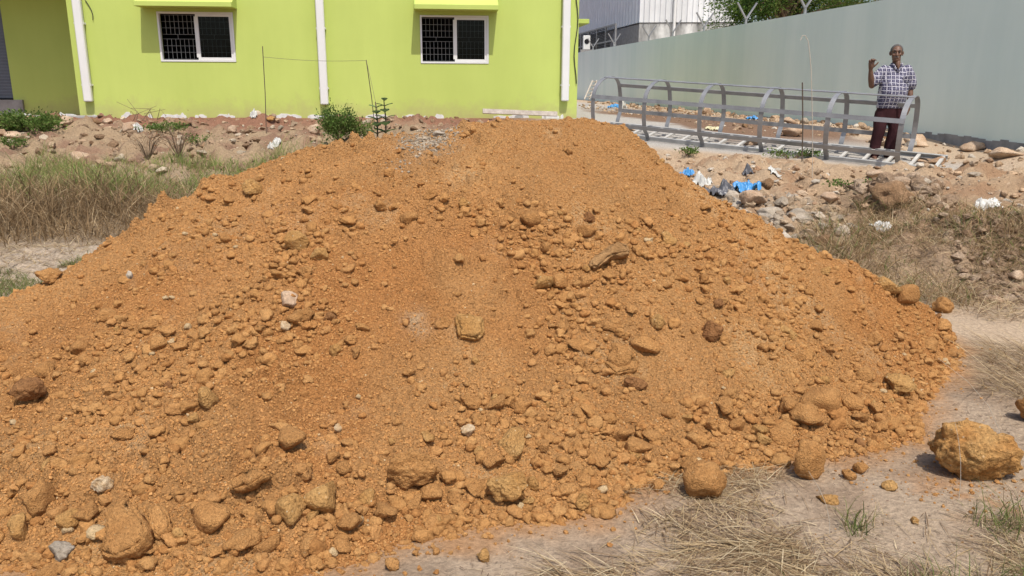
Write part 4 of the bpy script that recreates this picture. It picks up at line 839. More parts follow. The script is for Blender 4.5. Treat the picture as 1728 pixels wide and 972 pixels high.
p = hit(603, 238, True); bush('weed_bush', 'lower olive bush merging right of the weedy bush at the heap shoulder', (p[0], p[1], g1(p[0], p[1])), .32, .3, .34, 1600, LG * np.array([1.1, 1, 1]), (.02, .05))
p = hit(275, 222, True); bush('weed_patch', 'flat green weed patch in the rubble beside the white sack', (p[0], p[1], g1(p[0], p[1])), .45, .25, .14, 700, LG, (.02, .06), 8, 'weeds')
p = hit(22, 252, True); bush('weed_patch', 'small green weed in the rubble at the left picture edge', (p[0], p[1], g1(p[0], p[1])), .22, .2, .2, 500, LG, (.02, .05), 8, 'weeds')
p = hit(340, 250, True); bush('weed_patch', 'green sprig at the border of grass and rubble', (p[0], p[1], g1(p[0], p[1])), .25, .2, .2, 350, LG, (.02, .05), 6, 'weeds')
for px, lab, hh in ((250, 'reddish dry weed stalks in the rubble, left clump', .5), (303, 'reddish dry weed stalks in the rubble, right clump', .6)):
    p = hit(px, 268, True); bush('dry_weed', lab, (p[0], p[1], g1(p[0], p[1])), .35, .25, hh, 160, DRY * np.array([.8, .6, .55]), (.015, .035), 40, 'weeds', sr=.4)
p = hit(1160, 262, True); bush('weed_patch', 'small green weed beside the concrete path near the heap', (p[0], p[1], g1(p[0], p[1])), .22, .18, .12, 260, LG, (.02, .05), 6, 'weeds')
p = hit(1335, 268, True); bush('weed_patch', 'green creeping weed under the near rail of the ladder', (p[0], p[1], g1(p[0], p[1])), .5, .15, .14, 420, LG, (.02, .06), 9, 'weeds')
p = hit(1432, 322, True); bush('weed_patch', 'green weed on the sandy spoil above the brown clod pile', (p[0], p[1], g1(p[0], p[1])), .35, .18, .12, 320, LG, (.02, .05), 8, 'weeds')
# two upright milkweeds with paired round leaves
def milkweed(px, py, ptop, label):
    b0 = hit(px, py, True); z0 = g1(b0[0], b0[1]); h = at_y(px, ptop, b0[1])[2] - z0; root = empty('milkweed', (b0[0], b0[1], z0)); tag(root, label, 'plant', 'milkweeds')
    MB().tube([(0, 0, -.03), (.01, 0, h * .5), (-.01, 0, h)], [.014, .011, .006], 6).build('stem', M['bark'], root)
    k = 0; z = h * .18
    while z < h:
        a = (k % 2) * math.pi / 2 + U(-.3, .3); L = .17 * (1.1 - .5 * z / h)
        for sg in (0, math.pi):
            d = np.array([math.cos(a + sg), math.sin(a + sg), .65]); d /= np.linalg.norm(d); s = np.array([-math.sin(a + sg), math.cos(a + sg), 0]); u_ = np.cross(d, s)
            c_ = np.array([0, 0, z]); pr = [(0, .12), (.25, .42), (.55, .5), (.85, .34), (1, .05)]
            V = [c_ + d * L * t + s * L * w * sg2 * .85 + u_ * (-.25 * L * t * t - .10 * L * abs(w) * 0) for t, w in pr for sg2 in (-1, 0, 1)]
            V = [v + (np.array([0, 0, -.012]) if i % 3 == 1 else 0) for i, v in enumerate(V)]
            F = [(3 * i + j, 3 * i + j + 1, 3 * i + j + 4, 3 * i + j + 3) for i in range(4) for j in range(2)]
            me = mesh_np('leaf', np.array(V), np.array(F), M['leaf'], np.tile(np.array([[.13, .20, .08]]) * U(.8, 1.25), (15, 1)), True); link('leaf', me, None, root)
        z += .10 * (1.1 - .4 * z / h); k += 1
milkweed(637, 238, 172, 'upright milkweed with paired round leaves, left of the two before the building')
milkweed(651, 236, 166, 'upright milkweed with paired round leaves, right of the two before the building')

# tree behind the wall
tp = at_y(1330, 40, 26); tr = empty('tree', (tp[0], tp[1], .7)); tag(tr, 'feathery green tree rising behind the boundary wall', 'tree')
mb = MB(); mb.tube([(0, 0, -.2), (.1, 0, 1.5), (-.1, .1, 3.2), (0, 0, 5.5)], [.22, .17, .12, .05], 8); tips = []
for k in range(64):
    a = U(0, 6.28); z = U(2.0, 4.9); r = U(.8, 3.3) * (1.2 - .12 * z); e = np.array([math.cos(a) * r, math.sin(a) * r * .8, z + U(-.5, .8)]); m_ = np.array([e[0] * .45, e[1] * .45, z * .55 + e[2] * .45 + .2])
    mb.tube([(0, 0, z * .75), m_, e], [.05, .03, .01], 5)
    for j in range(7):
        f = m_ + (e - m_) * U(.2, 1.1); q = f + RNG.normal(size=3) * np.array([.35, .35, .22]); tips.append((f, q))
trk = mb.build('trunk', M['bark'], tr)
n = 42000; i = RNG.integers(0, len(tips), n); A = np.array([q[0] for q in tips])[i]; B = np.array([q[1] for q in tips])[i]
C = A + (B - A) * U(0, 1.3, n)[:, None] + RNG.normal(size=(n, 3)) * .13; D = (B - A) + RNG.normal(size=(n, 3)) * .3 + np.array([0, 0, -.15])
V, F, c_ = leaf_mesh(C, D, U(.06, .14, n), U(.02, .045, n), cols(np.array([[.065, .125, .022], [.095, .165, .03], [.045, .09, .016], [.13, .18, .04]]), n)); link('crown', mesh_np('crown', V, F, M['leaf'], c_), None, tr)
tp2 = at_y(1560, -20, 24); tr2 = empty('tree', (tp2[0], tp2[1], .7)); tag(tr2, 'brownish low tree tops showing over the wall right of the feathery tree', 'tree')
mb = MB(); mb.tube([(0, 0, -.2), (0, 0, 3.5)], [.15, .05], 7); mb.build('trunk', M['bark'], tr2)
n = 6000; C = RNG.normal(size=(n, 3)) * np.array([1.7, .8, .45]) + np.array([-.2, 0, 3.6]); V, F, c_ = leaf_mesh(C, RNG.normal(size=(n, 3)), U(.06, .13, n), U(.02, .05, n), cols(np.array([[.12, .14, .035], [.16, .15, .05], [.09, .11, .025]]), n)); link('crown', mesh_np('crown', V, F, M['leaf'], c_), None, tr2)

# ------------------------------------------------------------------ rubble belts
def rubble(name, label, poly, n, smin, smax, pal, seed, power=3, level=2):
    xs, ys = region_w(poly, n); sz = smin + (smax - smin) * RNG.random(n) ** power
    return tag(scatter_mesh(name, np.stack([xs, ys, G(xs, ys) + sz * .25], -1), sz, cols(np.array(pal), n), level, M['rubble'], None, 12, seed, .75, .32, False, thr=.026), label, 'rubble', kind='stuff')
PINK = [[.34, .235, .15], [.30, .20, .125], [.38, .275, .18], [.25, .16, .095], [.32, .22, .14], [.44, .36, .26]]
SAND = [[.45, .31, .195], [.40, .28, .18], [.47, .35, .24], [.33, .21, .13], [.43, .30, .19], [.48, .42, .34]]
BROWN = [[.27, .185, .12], [.31, .215, .14], [.22, .145, .09], [.36, .265, .185]]
rubble('rubble', 'pinkish soil clods and broken stone along the foot of the building', [(-13, 10.0), (-.2, 10.0), (1.0, 14.5), (-2, 16.3), (-14, 16.2)], 3200, .012, .085, PINK, 700, 4)
rubble('rubble', 'sandy stones and clods between the heap and the ladder', [(1.6, 7.2), (2.4, 6.3), (4.4, 7.8), (6.6, 8.0), (7.6, 10.4), (6.3, 10.6), (5.0, 9.9), (2.6, 11.4), (1.5, 11.8)], 1900, .010, .06, SAND, 720, 5)
rubble('broken_rubble', 'dense bank of pale grey broken stone and cement along the right edge of the heap', [(1.55, 8.6), (1.9, 7.5), (2.5, 6.6), (3.2, 7.2), (3.3, 8.2), (2.4, 9.3), (1.7, 9.6)], 1200, .010, .07, [[.37, .29, .21], [.40, .33, .25], [.34, .26, .175], [.38, .28, .185], [.43, .37, .30]], 725, 4)
rubble('rubble', 'brown broken clods on the spoil at the right picture edge', [(3.3, 5.5), (4.6, 5.3), (5.4, 6.6), (4.6, 7.3), (3.7, 7.0)], 2600, .008, .045, BROWN, 740, 3)
rubble('rubble', 'brown clods heaped on the sandy spoil', [(3.5, 8.0), (4.0, 7.8), (4.5, 8.1), (4.4, 8.7), (3.7, 8.7)], 420, .02, .10, BROWN, 760, 2)
rubble('rubble', 'broken bricks and stones along the foot of the boundary wall', [tuple(wa3(t, n_, 0)[:2]) for t, n_ in [(-1, .1), (-1, 1.6), (4, 1.0), (10, 1.1), (22, 1.3), (22, .1)]], 420, .02, .11, SAND + BROWN, 780, 3)
rubble('rubble', 'bits of dirt strewn on the brown strip of the yard behind the ladder', [tuple(wa3(t, n_, 0)[:2]) for t, n_ in [(2, .6), (2, 3.0), (18, 3.2), (18, .6)]], 700, .01, .06, SAND + BROWN, 790, 3)
xs, ys = region_w([(.0, 1.7), (.0, 2.6), (1.3, 3.0), (2.4, 3.9), (3.2, 4.6), (3.2, 1.7)], 1600, -.02); sz = .0015 + .004 * RNG.random(1600) ** 3
tag(scatter_mesh('grit', np.stack([xs, ys, G(xs, ys) + sz * .3], -1), sz, cols(np.array([[.36, .27, .2], [.25, .18, .13], [.42, .25, .12]]), 1600), 1, M['rubble'], None, 6, 795), 'fine grit on the bare soil before the heap', 'grit', kind='stuff')
GL = 'stones in the rubble below the building'; GR = 'stones in the spoil right of the heap'
def S2(label, px, py, w, h, mat, group, seed, **k): stone('stone', label, px, py, w, h, 3, seed, M[mat], 'stone', group, **k)
S2('pale sack-like stone standing in the rubble below the left window', 219, 217, 26, 22, 'pale_stone', GL, 1001)
S2('rounded pinkish stone on red soil right of the leftmost cement ledge', 181, 204, 16, 12, 'pale_stone', GL, 1002)
S2('orange-brown stone on red soil against the leftmost cement ledge', 163, 206, 16, 10, 'brown_clod', GL, 1003)
S2('upper pale stone of two beside the leftmost weed bush', 115, 206, 17, 12, 'pale_stone', GL, 1004)
S2('lower pale stone of two beside the leftmost weed bush', 111, 217, 19, 9, 'pale_stone', GL, 1005)
S2('pointed pale stone in the rubble below the left window, right part', 392, 217, 14, 14, 'pale_stone', GL, 1006)
S2('broad pale clod in the rubble left of the green grass', 132, 262, 34, 18, 'pale_stone', GL, 1007, sink=.3)
S2('flat pale stone at the left picture edge below the weed bush', 20, 236, 30, 14, 'pale_stone', GL, 1008)
S2('large rounded stone before the weedy bush at the heap shoulder', 529, 218, 24, 18, 'pale_stone', GL, 1009)
S2('pinkish slab clod in the middle of the left rubble', 305, 212, 36, 12, 'brown_clod', GL, 1010)
S2('orange stone near the thin iron rod', 458, 206, 14, 8, 'yellow_clod', GL, 1011)
S2('reddish brick piece on the skyline behind the heap', 772, 197, 16, 8, 'brown_clod', GL, 1012)
S2('tan boulder lying behind the ladder in the middle of the yard', 1336, 224, 34, 20, 'pale_stone', 'stones in the yard', 1020, cuts=9)
S2('tan stone half behind the ladder hoop against the wall foot', 1330, 205, 26, 14, 'pale_stone', 'stones in the yard', 1021)
S2('square stone block behind the right end of the ladder', 1548, 241, 42, 22, 'pale_stone', 'stones in the yard', 1022, cuts=12, rough=.08)
S2('grey bucket-like stump against the wall behind the ladder', 1191, 187, 16, 18, 'pale_stone', 'stones in the yard', 1023)
S2('small pale block on the concrete at the foot of the wall', 1357, 205, 14, 12, 'grey_stone', 'stones in the yard', 1024)
S2('brown brick bit on the earth strip behind the ladder', 1256, 212, 12, 10, 'brown_clod', 'stones in the yard', 1025)
S2('large pale broken stone at the right picture edge below the wall', 1697, 262, 44, 18, 'pale_stone', GR, 1030, cuts=9)
S2('sandy stone pile top under the wall left of the large pale stone', 1640, 250, 34, 18, 'pale_stone', GR, 1031)
S2('broad tan stone beside the grey cloth at the heap edge', 1270, 343, 46, 26, 'pale_stone', GR, 1032, sink=.2)
S2('pale flat stone below the broad tan stone', 1300, 358, 44, 24, 'grey_stone', GR, 1033, sink=.25)
S2('whitish slab at the heap edge above the dry grass', 1352, 368, 52, 26, 'grey_stone', GR, 1034, sink=.3, cuts=10)
S2('small stone left of the grey cloth', 1235, 333, 28, 18, 'grey_stone', GR, 1035)
S2('dark pointed stone right of the blue plastic', 1292, 312, 24, 20, 'brown_clod', GR, 1036)
S2('pale stone in front of the brown clod pile', 1400, 338, 30, 20, 'pale_stone', GR, 1037)
S2('tan stone half under dry grass at the heap edge', 1387, 410, 26, 22, 'brown_clod', GR, 1038)
S2('light stone on top of the brown clod pile', 1558, 316, 18, 14, 'grey_stone', GR, 1039)
S2('brown overhanging clod on the pile beyond the dry grass', 1500, 342, 74, 44, 'brown_clod', GR, 1040, sink=.25, cuts=4, rough=.5)
S2('small pale stone in the brown clods at the right edge', 1680, 508, 18, 14, 'pale_stone', GR, 1041)
S2('pale stone half buried among brown clods, right edge', 1716, 470, 24, 18, 'pale_stone', GR, 1042)
S2('white pebble slab on the sandy rise at the right', 1643, 296, 20, 7, 'grey_stone', GR, 1043)
S2('tan clod on the sandy rise under the wall', 1476, 300, 30, 14, 'pale_stone', GR, 1044)

# ------------------------------------------------------------------ litter
def crumple(name, label, px, py, w, h, mat, cat, seed, group=None):
    p = hit(px, py + h * .4, True); dist = np.linalg.norm(p - np.array([0, 0, EYE])); W_ = w / FPX * dist; H_ = h / FPX * dist; n = 34
    u, v = np.meshgrid(np.linspace(-1, 1, n), np.linspace(-1, 1, n)); r = 1 + .25 * fbm(np.arctan2(v, u) * 1.5 + seed, u * 0 + seed, seed, 2)
    x = u * W_ * .5 * r * (1 + .15 * fbm(u * 2 + seed, v * 2, seed + 1, 2)); y = v * W_ * .32 * r
    z = np.abs(fbm(u * 1.5 + seed, v * 1.5, seed + 2, 2)) * H_ * 1.0 * np.clip(1.15 - u * u * .8 - v * v * .8, 0, 1) + (1 - np.abs(fbm(u * 5, v * 5 + seed, seed + 4, 3)) * 2) * H_ * .26 + .012
    m_ = (u ** 2 + v ** 2) * (1 + .5 * fbm(u * 3 + seed, v * 3, seed + 8, 2)) < 1.15; ii = np.full(u.shape, -1); ii[m_] = np.arange(m_.sum())
    q = np.stack([ii[:-1, :-1], ii[:-1, 1:], ii[1:, 1:], ii[1:, :-1]], -1).reshape(-1, 4); q = q[(q >= 0).all(1)]
    zz = G(p[0] + x, p[1] + y) - g1(p[0], p[1])
    me = mesh_np(name, np.stack([x, y, z + zz], -1)[m_], q, M[mat], None, True); o = link(name, me); o.location = (p[0], p[1], g1(p[0], p[1])); return tag(o, label, cat, group)
crumple('plastic_sheet', 'bright blue plastic sheet crumpled on the rubble right of the heap', 1258, 317, 48, 22, 'blue_film', 'plastic sheet', 3)
crumple('plastic_scrap', 'light blue plastic scrap peeping out at the right edge of the heap', 1158, 293, 22, 12, 'blue_film', 'plastic scrap', 4)
crumple('plastic_bag', 'white plastic bag between blue scrap and grey cloth', 1185, 308, 32, 22, 'white_film', 'plastic bag', 5)
crumple('cloth', 'dark grey cloth lying on stones left of the blue sheet', 1217, 320, 46, 22, 'black_film', 'cloth', 6)
crumple('plastic_bag', 'small white plastic bag in the dry grass right of the heap', 1486, 386, 34, 16, 'white_film', 'plastic bag', 7)
crumple('plastic_sheet', 'pale sheet half buried on the sandy spoil at the right', 1664, 344, 40, 14, 'white_film', 'plastic sheet', 8)
crumple('plastic_sheet', 'blue plastic sheet at the wall foot behind the ladder', 1270, 199, 24, 10, 'blue_film', 'plastic sheet', 9)
crumple('plastic_bag', 'blue bag at the far end of the yard behind the first hoop', 1036, 180, 20, 8, 'blue_film', 'plastic bag', 10)
crumple('plastic_bag', 'white bag beside the blue bag behind the first hoop', 1052, 179, 12, 14, 'white_film', 'plastic bag', 11)
crumple('plastic_bag', 'white bag on the soil at the wall near the thin rod', 428, 193, 12, 11, 'white_film', 'plastic bag', 12)
crumple('plastic_bag', 'crumpled clear-white bag above the grass near the heap', 465, 245, 22, 12, 'white_film', 'plastic bag', 13)
crumple('plastic_bag', 'white sack in the rubble below the left window', 232, 215, 16, 14, 'white_film', 'plastic bag', 14)
crumple('paper_scrap', 'pale yellow scrap on the earth strip behind the ladder', 1206, 217, 26, 7, 'yellow_film', 'paper scrap', 15)
crumple('cloth', 'dark rag beside the small stones below the near ladder rail', 1262, 290, 20, 12, 'black_film', 'cloth', 16)
crumple('plastic_bag', 'white scrap lying on the sand below the ladder', 1307, 289, 20, 7, 'white_film', 'plastic bag', 17)

# ------------------------------------------------------------------ rods and strings
def rod(label, base_px, top_px, r, mat='rod', bend=None):
    p = hit(*base_px, True); q = at_y(top_px[0], top_px[1], p[1]); z = g1(p[0], p[1]) - .1; mb = MB()
    pts = [(p[0], p[1], z), tuple((np.array([p[0], p[1], z]) + q) / 2 + np.array([.01, 0, 0])), tuple(q)] + ([tuple(at_y(a, b_, p[1])) for a, b_ in bend] if bend else [])
    mb.tube(pts, r, 6); tag(mb.build('iron_rod' if mat == 'rod' else 'bent_wire', M[mat]), label, 'rod' if mat == 'rod' else 'wire'); return np.array(pts[2])
r1 = rod('thin upright iron rod in the rubble, left end of the string', (449, 225), (443, 78), .0065)
r2 = rod('thin leaning iron rod by the milkweeds, right end of the string', (634, 222), (618, 101), .0065)
mb = MB(); a = r1 + (0, 0, -.16); b_ = r2 + (0, 0, -.01)
mb.tube([tuple(a + (b_ - a) * t + np.array([0, 0, -.03 * math.sin(math.pi * t)])) for t in np.linspace(0, 1, 9)], .0035, 4); tag(mb.build('string', M['string']), 'string stretched between two iron rods before the building', 'string')
mb = MB(); q = hit(645, 222, True); mb.tube([tuple(r2), (q[0], q[1], q[2])], .0035, 4); tag(mb.build('string', M['string']), 'slack string end hanging from the leaning rod', 'string')
rod('short iron rod standing in the yard behind the ladder', (1354, 272), (1354, 139), .009)
rod('tall pale bent wire with a hooked top standing before the ladder', (1372, 300), (1369, 120), .0042, 'wire', [(1367, 95), (1364, 70), (1359, 60), (1354, 60), (1351, 68)])
mb = MB()
for k in range(9):
    p = hit(225 + k * 5, 204, True); mb.tube([tuple(p), tuple(p + np.array([U(-.25, .2), 0, U(.08, .28)])), tuple(p + np.array([U(-.45, .45), 0, U(.05, .45)]))], [.007, .005, .003], 5)
tag(mb.build('twigs', M['bark']), 'bundle of dead twigs against the building under the left window', 'twigs')

# ------------------------------------------------------------------ caged ladder lying on its back
SCL = .9; O3 = np.array([0, 0, EYE]); lad0 = O3 + SCL * (np.array([1.819, 15.673, .673]) - O3); LA = np.array([.847, -.628, -.058]) * SCL
LL = np.array([.592, .779, .208]) * SCL; LU = np.array([-.081, -.199, .977]) * SCL; la = LA / np.linalg.norm(LA); ll = LL / np.linalg.norm(LL); lu = LU / np.linalg.norm(LU)
def LP(k, a, b_): return lad0 + LA * k + LL * a + LU * b_
lad = empty('caged_ladder', tuple(lad0)); tag(lad, 'long grey steel ladder with hoop cage lying on its back in the yard', 'ladder'); bpy.context.view_layer.update()
def lchild(mb, name, sm=False): return child(mb.build(name, M['iron'], smooth=sm), lad)
for sg in (-1, 1):
    mb = MB(); p, q = LP(-.12, sg * .35, 0), LP(5.52, sg * .35, 0); c_ = (p + q) / 2; h_ = np.linalg.norm(q - p) / 2
    mb.obox(c_, la * h_, ll * .004, lu * .032); mb.obox(c_ - ll * sg * .024 + lu * .028, la * h_, ll * .0195, lu * .004); mb.obox(c_ - ll * sg * .024 - lu * .028, la * h_, ll * .0195, lu * .004); child(mb.build('side_rail', M['rail_steel']), lad)
for k in range(18):
    mb = MB(); kk = -.02 + k * .323; mb.obox(LP(kk, 0, .012), ll * .335 * SCL, la * .022, lu * .014); child(mb.build('rung', M['rung']), lad)
prof = [(-.36, -.01), (-.40, .08), (-.475, .18), (-.494, .23), (-.512, .45), (-.474, .717), (-.375, .86), (-.2, .94), (0, .958), (.2, .94), (.375, .86), (.474, .717), (.512, .45), (.494, .23), (.475, .18), (.40, .08), (.36, -.01)]
def catmull(P, n=4):
    P = np.array(P); o = []
    for i in range(len(P) - 1):
        p0, p1, p2, p3 = P[max(i - 1, 0)], P[i], P[i + 1], P[min(i + 2, len(P) - 1)]
        for t in np.arange(n) / n: o.append(.5 * ((2 * p1) + (p2 - p0) * t + (2 * p0 - 5 * p1 + 4 * p2 - p3) * t ** 2 + (3 * p1 - p0 - 3 * p2 + p3) * t ** 3))
    o.append(P[-1]); return np.array(o)
HP = catmull(prof, 4)
for k in range(6):
    mb = MB(); V = []; m_ = len(HP)
    for i in range(m_):
        tg = HP[min(i + 1, m_ - 1)] - HP[max(i - 1, 0)]; nn = np.array([-tg[1], tg[0]]); nn /= np.linalg.norm(nn)
        for sa, sn_ in ((-1, -1), (1, -1), (1, 1), (-1, 1)): V.append(LP(k, *(HP[i] + nn * sn_ * .006)) + la * sa * .034)
    F = [(4 * i + j, 4 * i + (j + 1) % 4, 4 * i + 4 + (j + 1) % 4, 4 * i + 4 + j) for i in range(m_ - 1) for j in range(4)] + [(0, 1, 2, 3), (4 * m_ - 1, 4 * m_ - 2, 4 * m_ - 3, 4 * m_ - 4)]
    mb.add(V, F); lchild(mb, 'hoop')
for (a, b_) in ((-.494, .23), (.494, .23), (-.474, .717), (.474, .717), (0, .958)):
    i = np.argmin(((HP - np.array([a, b_])) ** 2).sum(1)); tg = HP[min(i + 1, len(HP) - 1)] - HP[i - 1]; tg /= np.linalg.norm(tg); nn = np.array([-tg[1], tg[0]])
    s3 = ll * tg[0] + lu * tg[1]; n3 = ll * nn[0] + lu * nn[1]; mb = MB(); p, q = LP(-.03, *(HP[i] - nn * 0)) + n3 * .009, LP(5.03, *HP[i]) + n3 * .009
    mb.obox((p + q) / 2, la * np.linalg.norm(q - p) / 2, s3 * .031, n3 * .006); lchild(mb, 'strap')
for k, lab in ((5.2, 'flat stone propping the right end of the far ladder rail'), (2.6, 'stone propping the middle of the far ladder rail'), (.2, 'stone propping the left end of the far ladder rail')):
    p = LP(k, .36, -.055); z = g1(p[0], p[1]); V, F = rock_v(3, 1300 + int(k * 10), 8, .12); V = V / np.abs(V).max(0); hh = max((p[2] - z) / 2 + .02, .03); V = V * np.array([.16, .11, hh]); o = link('stone', mesh_np('stone', V, F, M['pale_stone'], None, True)); o.location = (p[0], p[1] + .03, z + hh - .025); tag(o, lab, 'stone', 'stones under the ladder')
# the little far ladder leaning on the wall
t = np.linalg.norm(at_z(1003, 160, .74)[:2] - WALL_A); fl = empty('ladder', tuple(wa3(t, .5, .74))); tag(fl, 'small wooden ladder leaning on the far end of the boundary wall', 'ladder'); bpy.context.view_layer.update()
fp = at_y(985, 168, 30); f0, f1 = at_y(986, 168, 30), at_y(1000, 136, 30.4); g0, g1_ = at_y(994, 168, 30.3), at_y(1007, 136, 30.7)
for a, b_ in ((f0, f1), (g0, g1_)): child(MB().bar(a, b_, (1, 0, 0), .05, .05).build('side_rail', M['wood']), fl)
for f in (.15, .35, .55, .75, .95): child(MB().bar(f0 + (f1 - f0) * f, g0 + (g1_ - g0) * f, (0, 0, 1), .035, .035).build('rung', M['wood']), fl)

# ------------------------------------------------------------------ the man behind the ladder
m, t, b = new_mat('skin', .5, .35); v = N(t, 'ShaderNodeTexCoord').outputs['Object']; n_ = noise(t, 25, 4, .6, v); t.links.new(ramp(t, n_.outputs['Fac'], [(.3, (.115, .060, .038)), (.7, (.18, .098, .064))]).outputs[0], b.inputs['Base Color']); M['skin'] = m
M['trouser'] = paint('maroon_cloth', (.044, .016, .019), .2, .85, .15, 14, .004, 40)
M['hair'] = paint('grey_stubble', (.10, .095, .09), .35, .9, .1, 60, .002, 300)
M['tash'] = paint('grey_moustache', (.20, .18, .17), .3, .9, .1, 90, 0)
M['sandal'] = paint('brown_sandal', (.12, .06, .045), .2, .7, .2, 10, 0); M['eye'] = paint('eye', (.20, .18, .16), .05, .3, .4, 10, 0); M['pupil'] = paint('pupil', (.01, .008, .006), .05, .2, .5, 10, 0)
# plaid: dark navy blocks, white lines, fine paler lines between
m, t, b = new_mat('plaid_cotton', .9, .1); sx = N(t, 'ShaderNodeSeparateXYZ'); t.links.new(N(t, 'ShaderNodeTexCoord').outputs['Object'], sx.inputs[0])
def mth(op, a, b_=None):
    q = N(t, 'ShaderNodeMath', operation=op)
    for i, s in enumerate((a, b_)):
        if s is None: continue
        if isinstance(s, (int, float)): q.inputs[i].default_value = s
        else: t.links.new(s, q.inputs[i])
    return q.outputs[0]
PER = .052
def line(c, off, w): return mth('LESS_THAN', mth('ABSOLUTE', mth('SUBTRACT', mth('FRACT', mth('ADD', mth('MULTIPLY', c, 1 / PER), off)), .5)), w)
wn_ = noise(t, 7, 3, .5, sx.inputs[0].links[0].from_socket); wp_ = N(t, 'ShaderNodeVectorMath', operation='MULTIPLY_ADD'); t.links.new(wn_.outputs['Color'], wp_.inputs[0]); wp_.inputs[1].default_value = (.05, .05, .05); t.links.new(sx.inputs[0].links[0].from_socket, wp_.inputs[2]); t.links.new(wp_.outputs[0], sx.inputs[0]); bump(t, b, noise(t, 9, 3, .5).outputs['Fac'], .03)
au = mth('ADD', sx.outputs[0], mth('MULTIPLY', sx.outputs[1], .12))
w1 = mth('MAXIMUM', line(au, .0, .11), line(sx.outputs[2], .0, .11)); w2 = mth('MAXIMUM', line(au, .5, .06), line(sx.outputs[2], .5, .06))
c1 = mul(t, (.055, .052, .095), (.17, .165, .23), 'MIX'); t.links.new(w2, c1.inputs[0]); c2 = mul(t, c1.outputs[2], (.43, .42, .47), 'MIX'); t.links.new(w1, c2.inputs[0]); t.links.new(c2.outputs[2], b.inputs['Base Color']); M['plaid'] = m

class Lump:
    """overlapping limbs and masses, fused into one continuous skin"""
    def __init__(s): s.mb = MB()
    def limb(s, pts, r, n=12):
        pts = [np.array(p, float) for p in pts]; rr = list(r); V = []; P = []; Rr = []
        d0 = (pts[0] - pts[1]); d0 /= np.linalg.norm(d0); d1 = pts[-1] - pts[-2]; d1 /= np.linalg.norm(d1)
        for c_, f in ((.95, .3), (.7, .72)): P.append(pts[0] + d0 * rr[0] * c_); Rr.append(rr[0] * f)
        C = catmull(np.array(pts), 4); RR = catmull(np.array([[q, 0] for q in rr]), 4)[:, 0]; P += list(C); Rr += list(RR)
        for c_, f in ((.7, .72), (.95, .3)): P.append(pts[-1] + d1 * rr[-1] * c_); Rr.append(rr[-1] * f)
        s.mb.tube(P, Rr, n); return s
    def ell(s, c, r, rz=0, n=14):
        V, F = ICO[3]; c_, s_ = math.cos(rz), math.sin(rz); W_ = V * np.array(r); W_ = np.stack([W_[:, 0] * c_ - W_[:, 1] * s_, W_[:, 0] * s_ + W_[:, 1] * c_, W_[:, 2]], 1) + np.array(c); s.mb.add(W_, [tuple(f) for f in F]); return s
    def loft(s, rings, n=20):
        """rings: (x, y, z, rx, ry)"""
        V = []; Rg = catmull(np.array(rings, float), 4)
        for (x, y, z, rx, ry) in Rg:
            for k in range(n): a = 2 * math.pi * k / n; V.append((x + rx * math.copysign(abs(math.cos(a)) ** .85, math.cos(a)), y + ry * math.copysign(abs(math.sin(a)) ** .85, math.sin(a)), z))
        m_ = len(Rg); s.mb.add(V, [(i * n + k, i * n + (k + 1) % n, (i + 1) * n + (k + 1) % n, (i + 1) * n + k) for i in range(m_ - 1) for k in range(n)] + [tuple(range(n - 1, -1, -1)), tuple((m_ - 1) * n + k for k in range(n))]); return s
    def fuse(s, name, mat, parent, voxel=.008, smooth=2):
        o = s.mb.build('tmp'); md = o.modifiers.new('r', 'REMESH'); md.mode = 'VOXEL'; md.voxel_size = voxel; sm = o.modifiers.new('s', 'SMOOTH'); sm.factor = .5; sm.iterations = smooth
        dg = bpy.context.evaluated_depsgraph_get(); me = bpy.data.meshes.new_from_object(o.evaluated_get(dg)); me.name = name; bpy.data.objects.remove(o)
        me.polygons.foreach_set('use_smooth', [True] * len(me.polygons)); me.materials.clear(); me.materials.append(mat); return link(name, me, None, parent)
MAN_Y = 11.8; mp_ = at_y(1487, 271, MAN_Y)
man = empty('person', (mp_[0], mp_[1], mp_[2]), R(-6)); tag(man, 'man in plaid shirt and maroon trousers standing behind the ladder, one hand raised', 'person')
B = Lump()
# legs and hips (under the trousers), torso, neck
for sx_, kn, ft in ((-1, (-.085, -.03, .43), (-.10, .02, .07)), (1, (.125, -.03, .43), (.095, .02, .07))):
    hip = (.02 + sx_ * .085, .01, .80); B.limb([hip, kn, ft], [.075, .052, .038]); B.limb([(ft[0], .03, .05), (ft[0] + sx_ * .02, -.06, .035), (ft[0] + sx_ * .03, -.13, .025)], [.036, .036, .026])
    for j, dx in enumerate((-.028, -.013, .002, .016, .03)): B.limb([(ft[0] + sx_ * .03 + dx, -.13, .02), (ft[0] + sx_ * .03 + dx * 1.1, -.165 + .006 * abs(j - 1), .015)], [.011, .009], 8)
B.loft([(.03, 0, .74, .14, .10), (.035, -.03, .92, .15, .13), (.05, -.02, 1.1, .15, .115), (.055, 0, 1.26, .14, .09), (.055, .01, 1.33, .07, .06)])
B.limb([(.055, .01, 1.28), (.05, 0, 1.37), (.045, -.005, 1.44)], [.062, .055, .055])
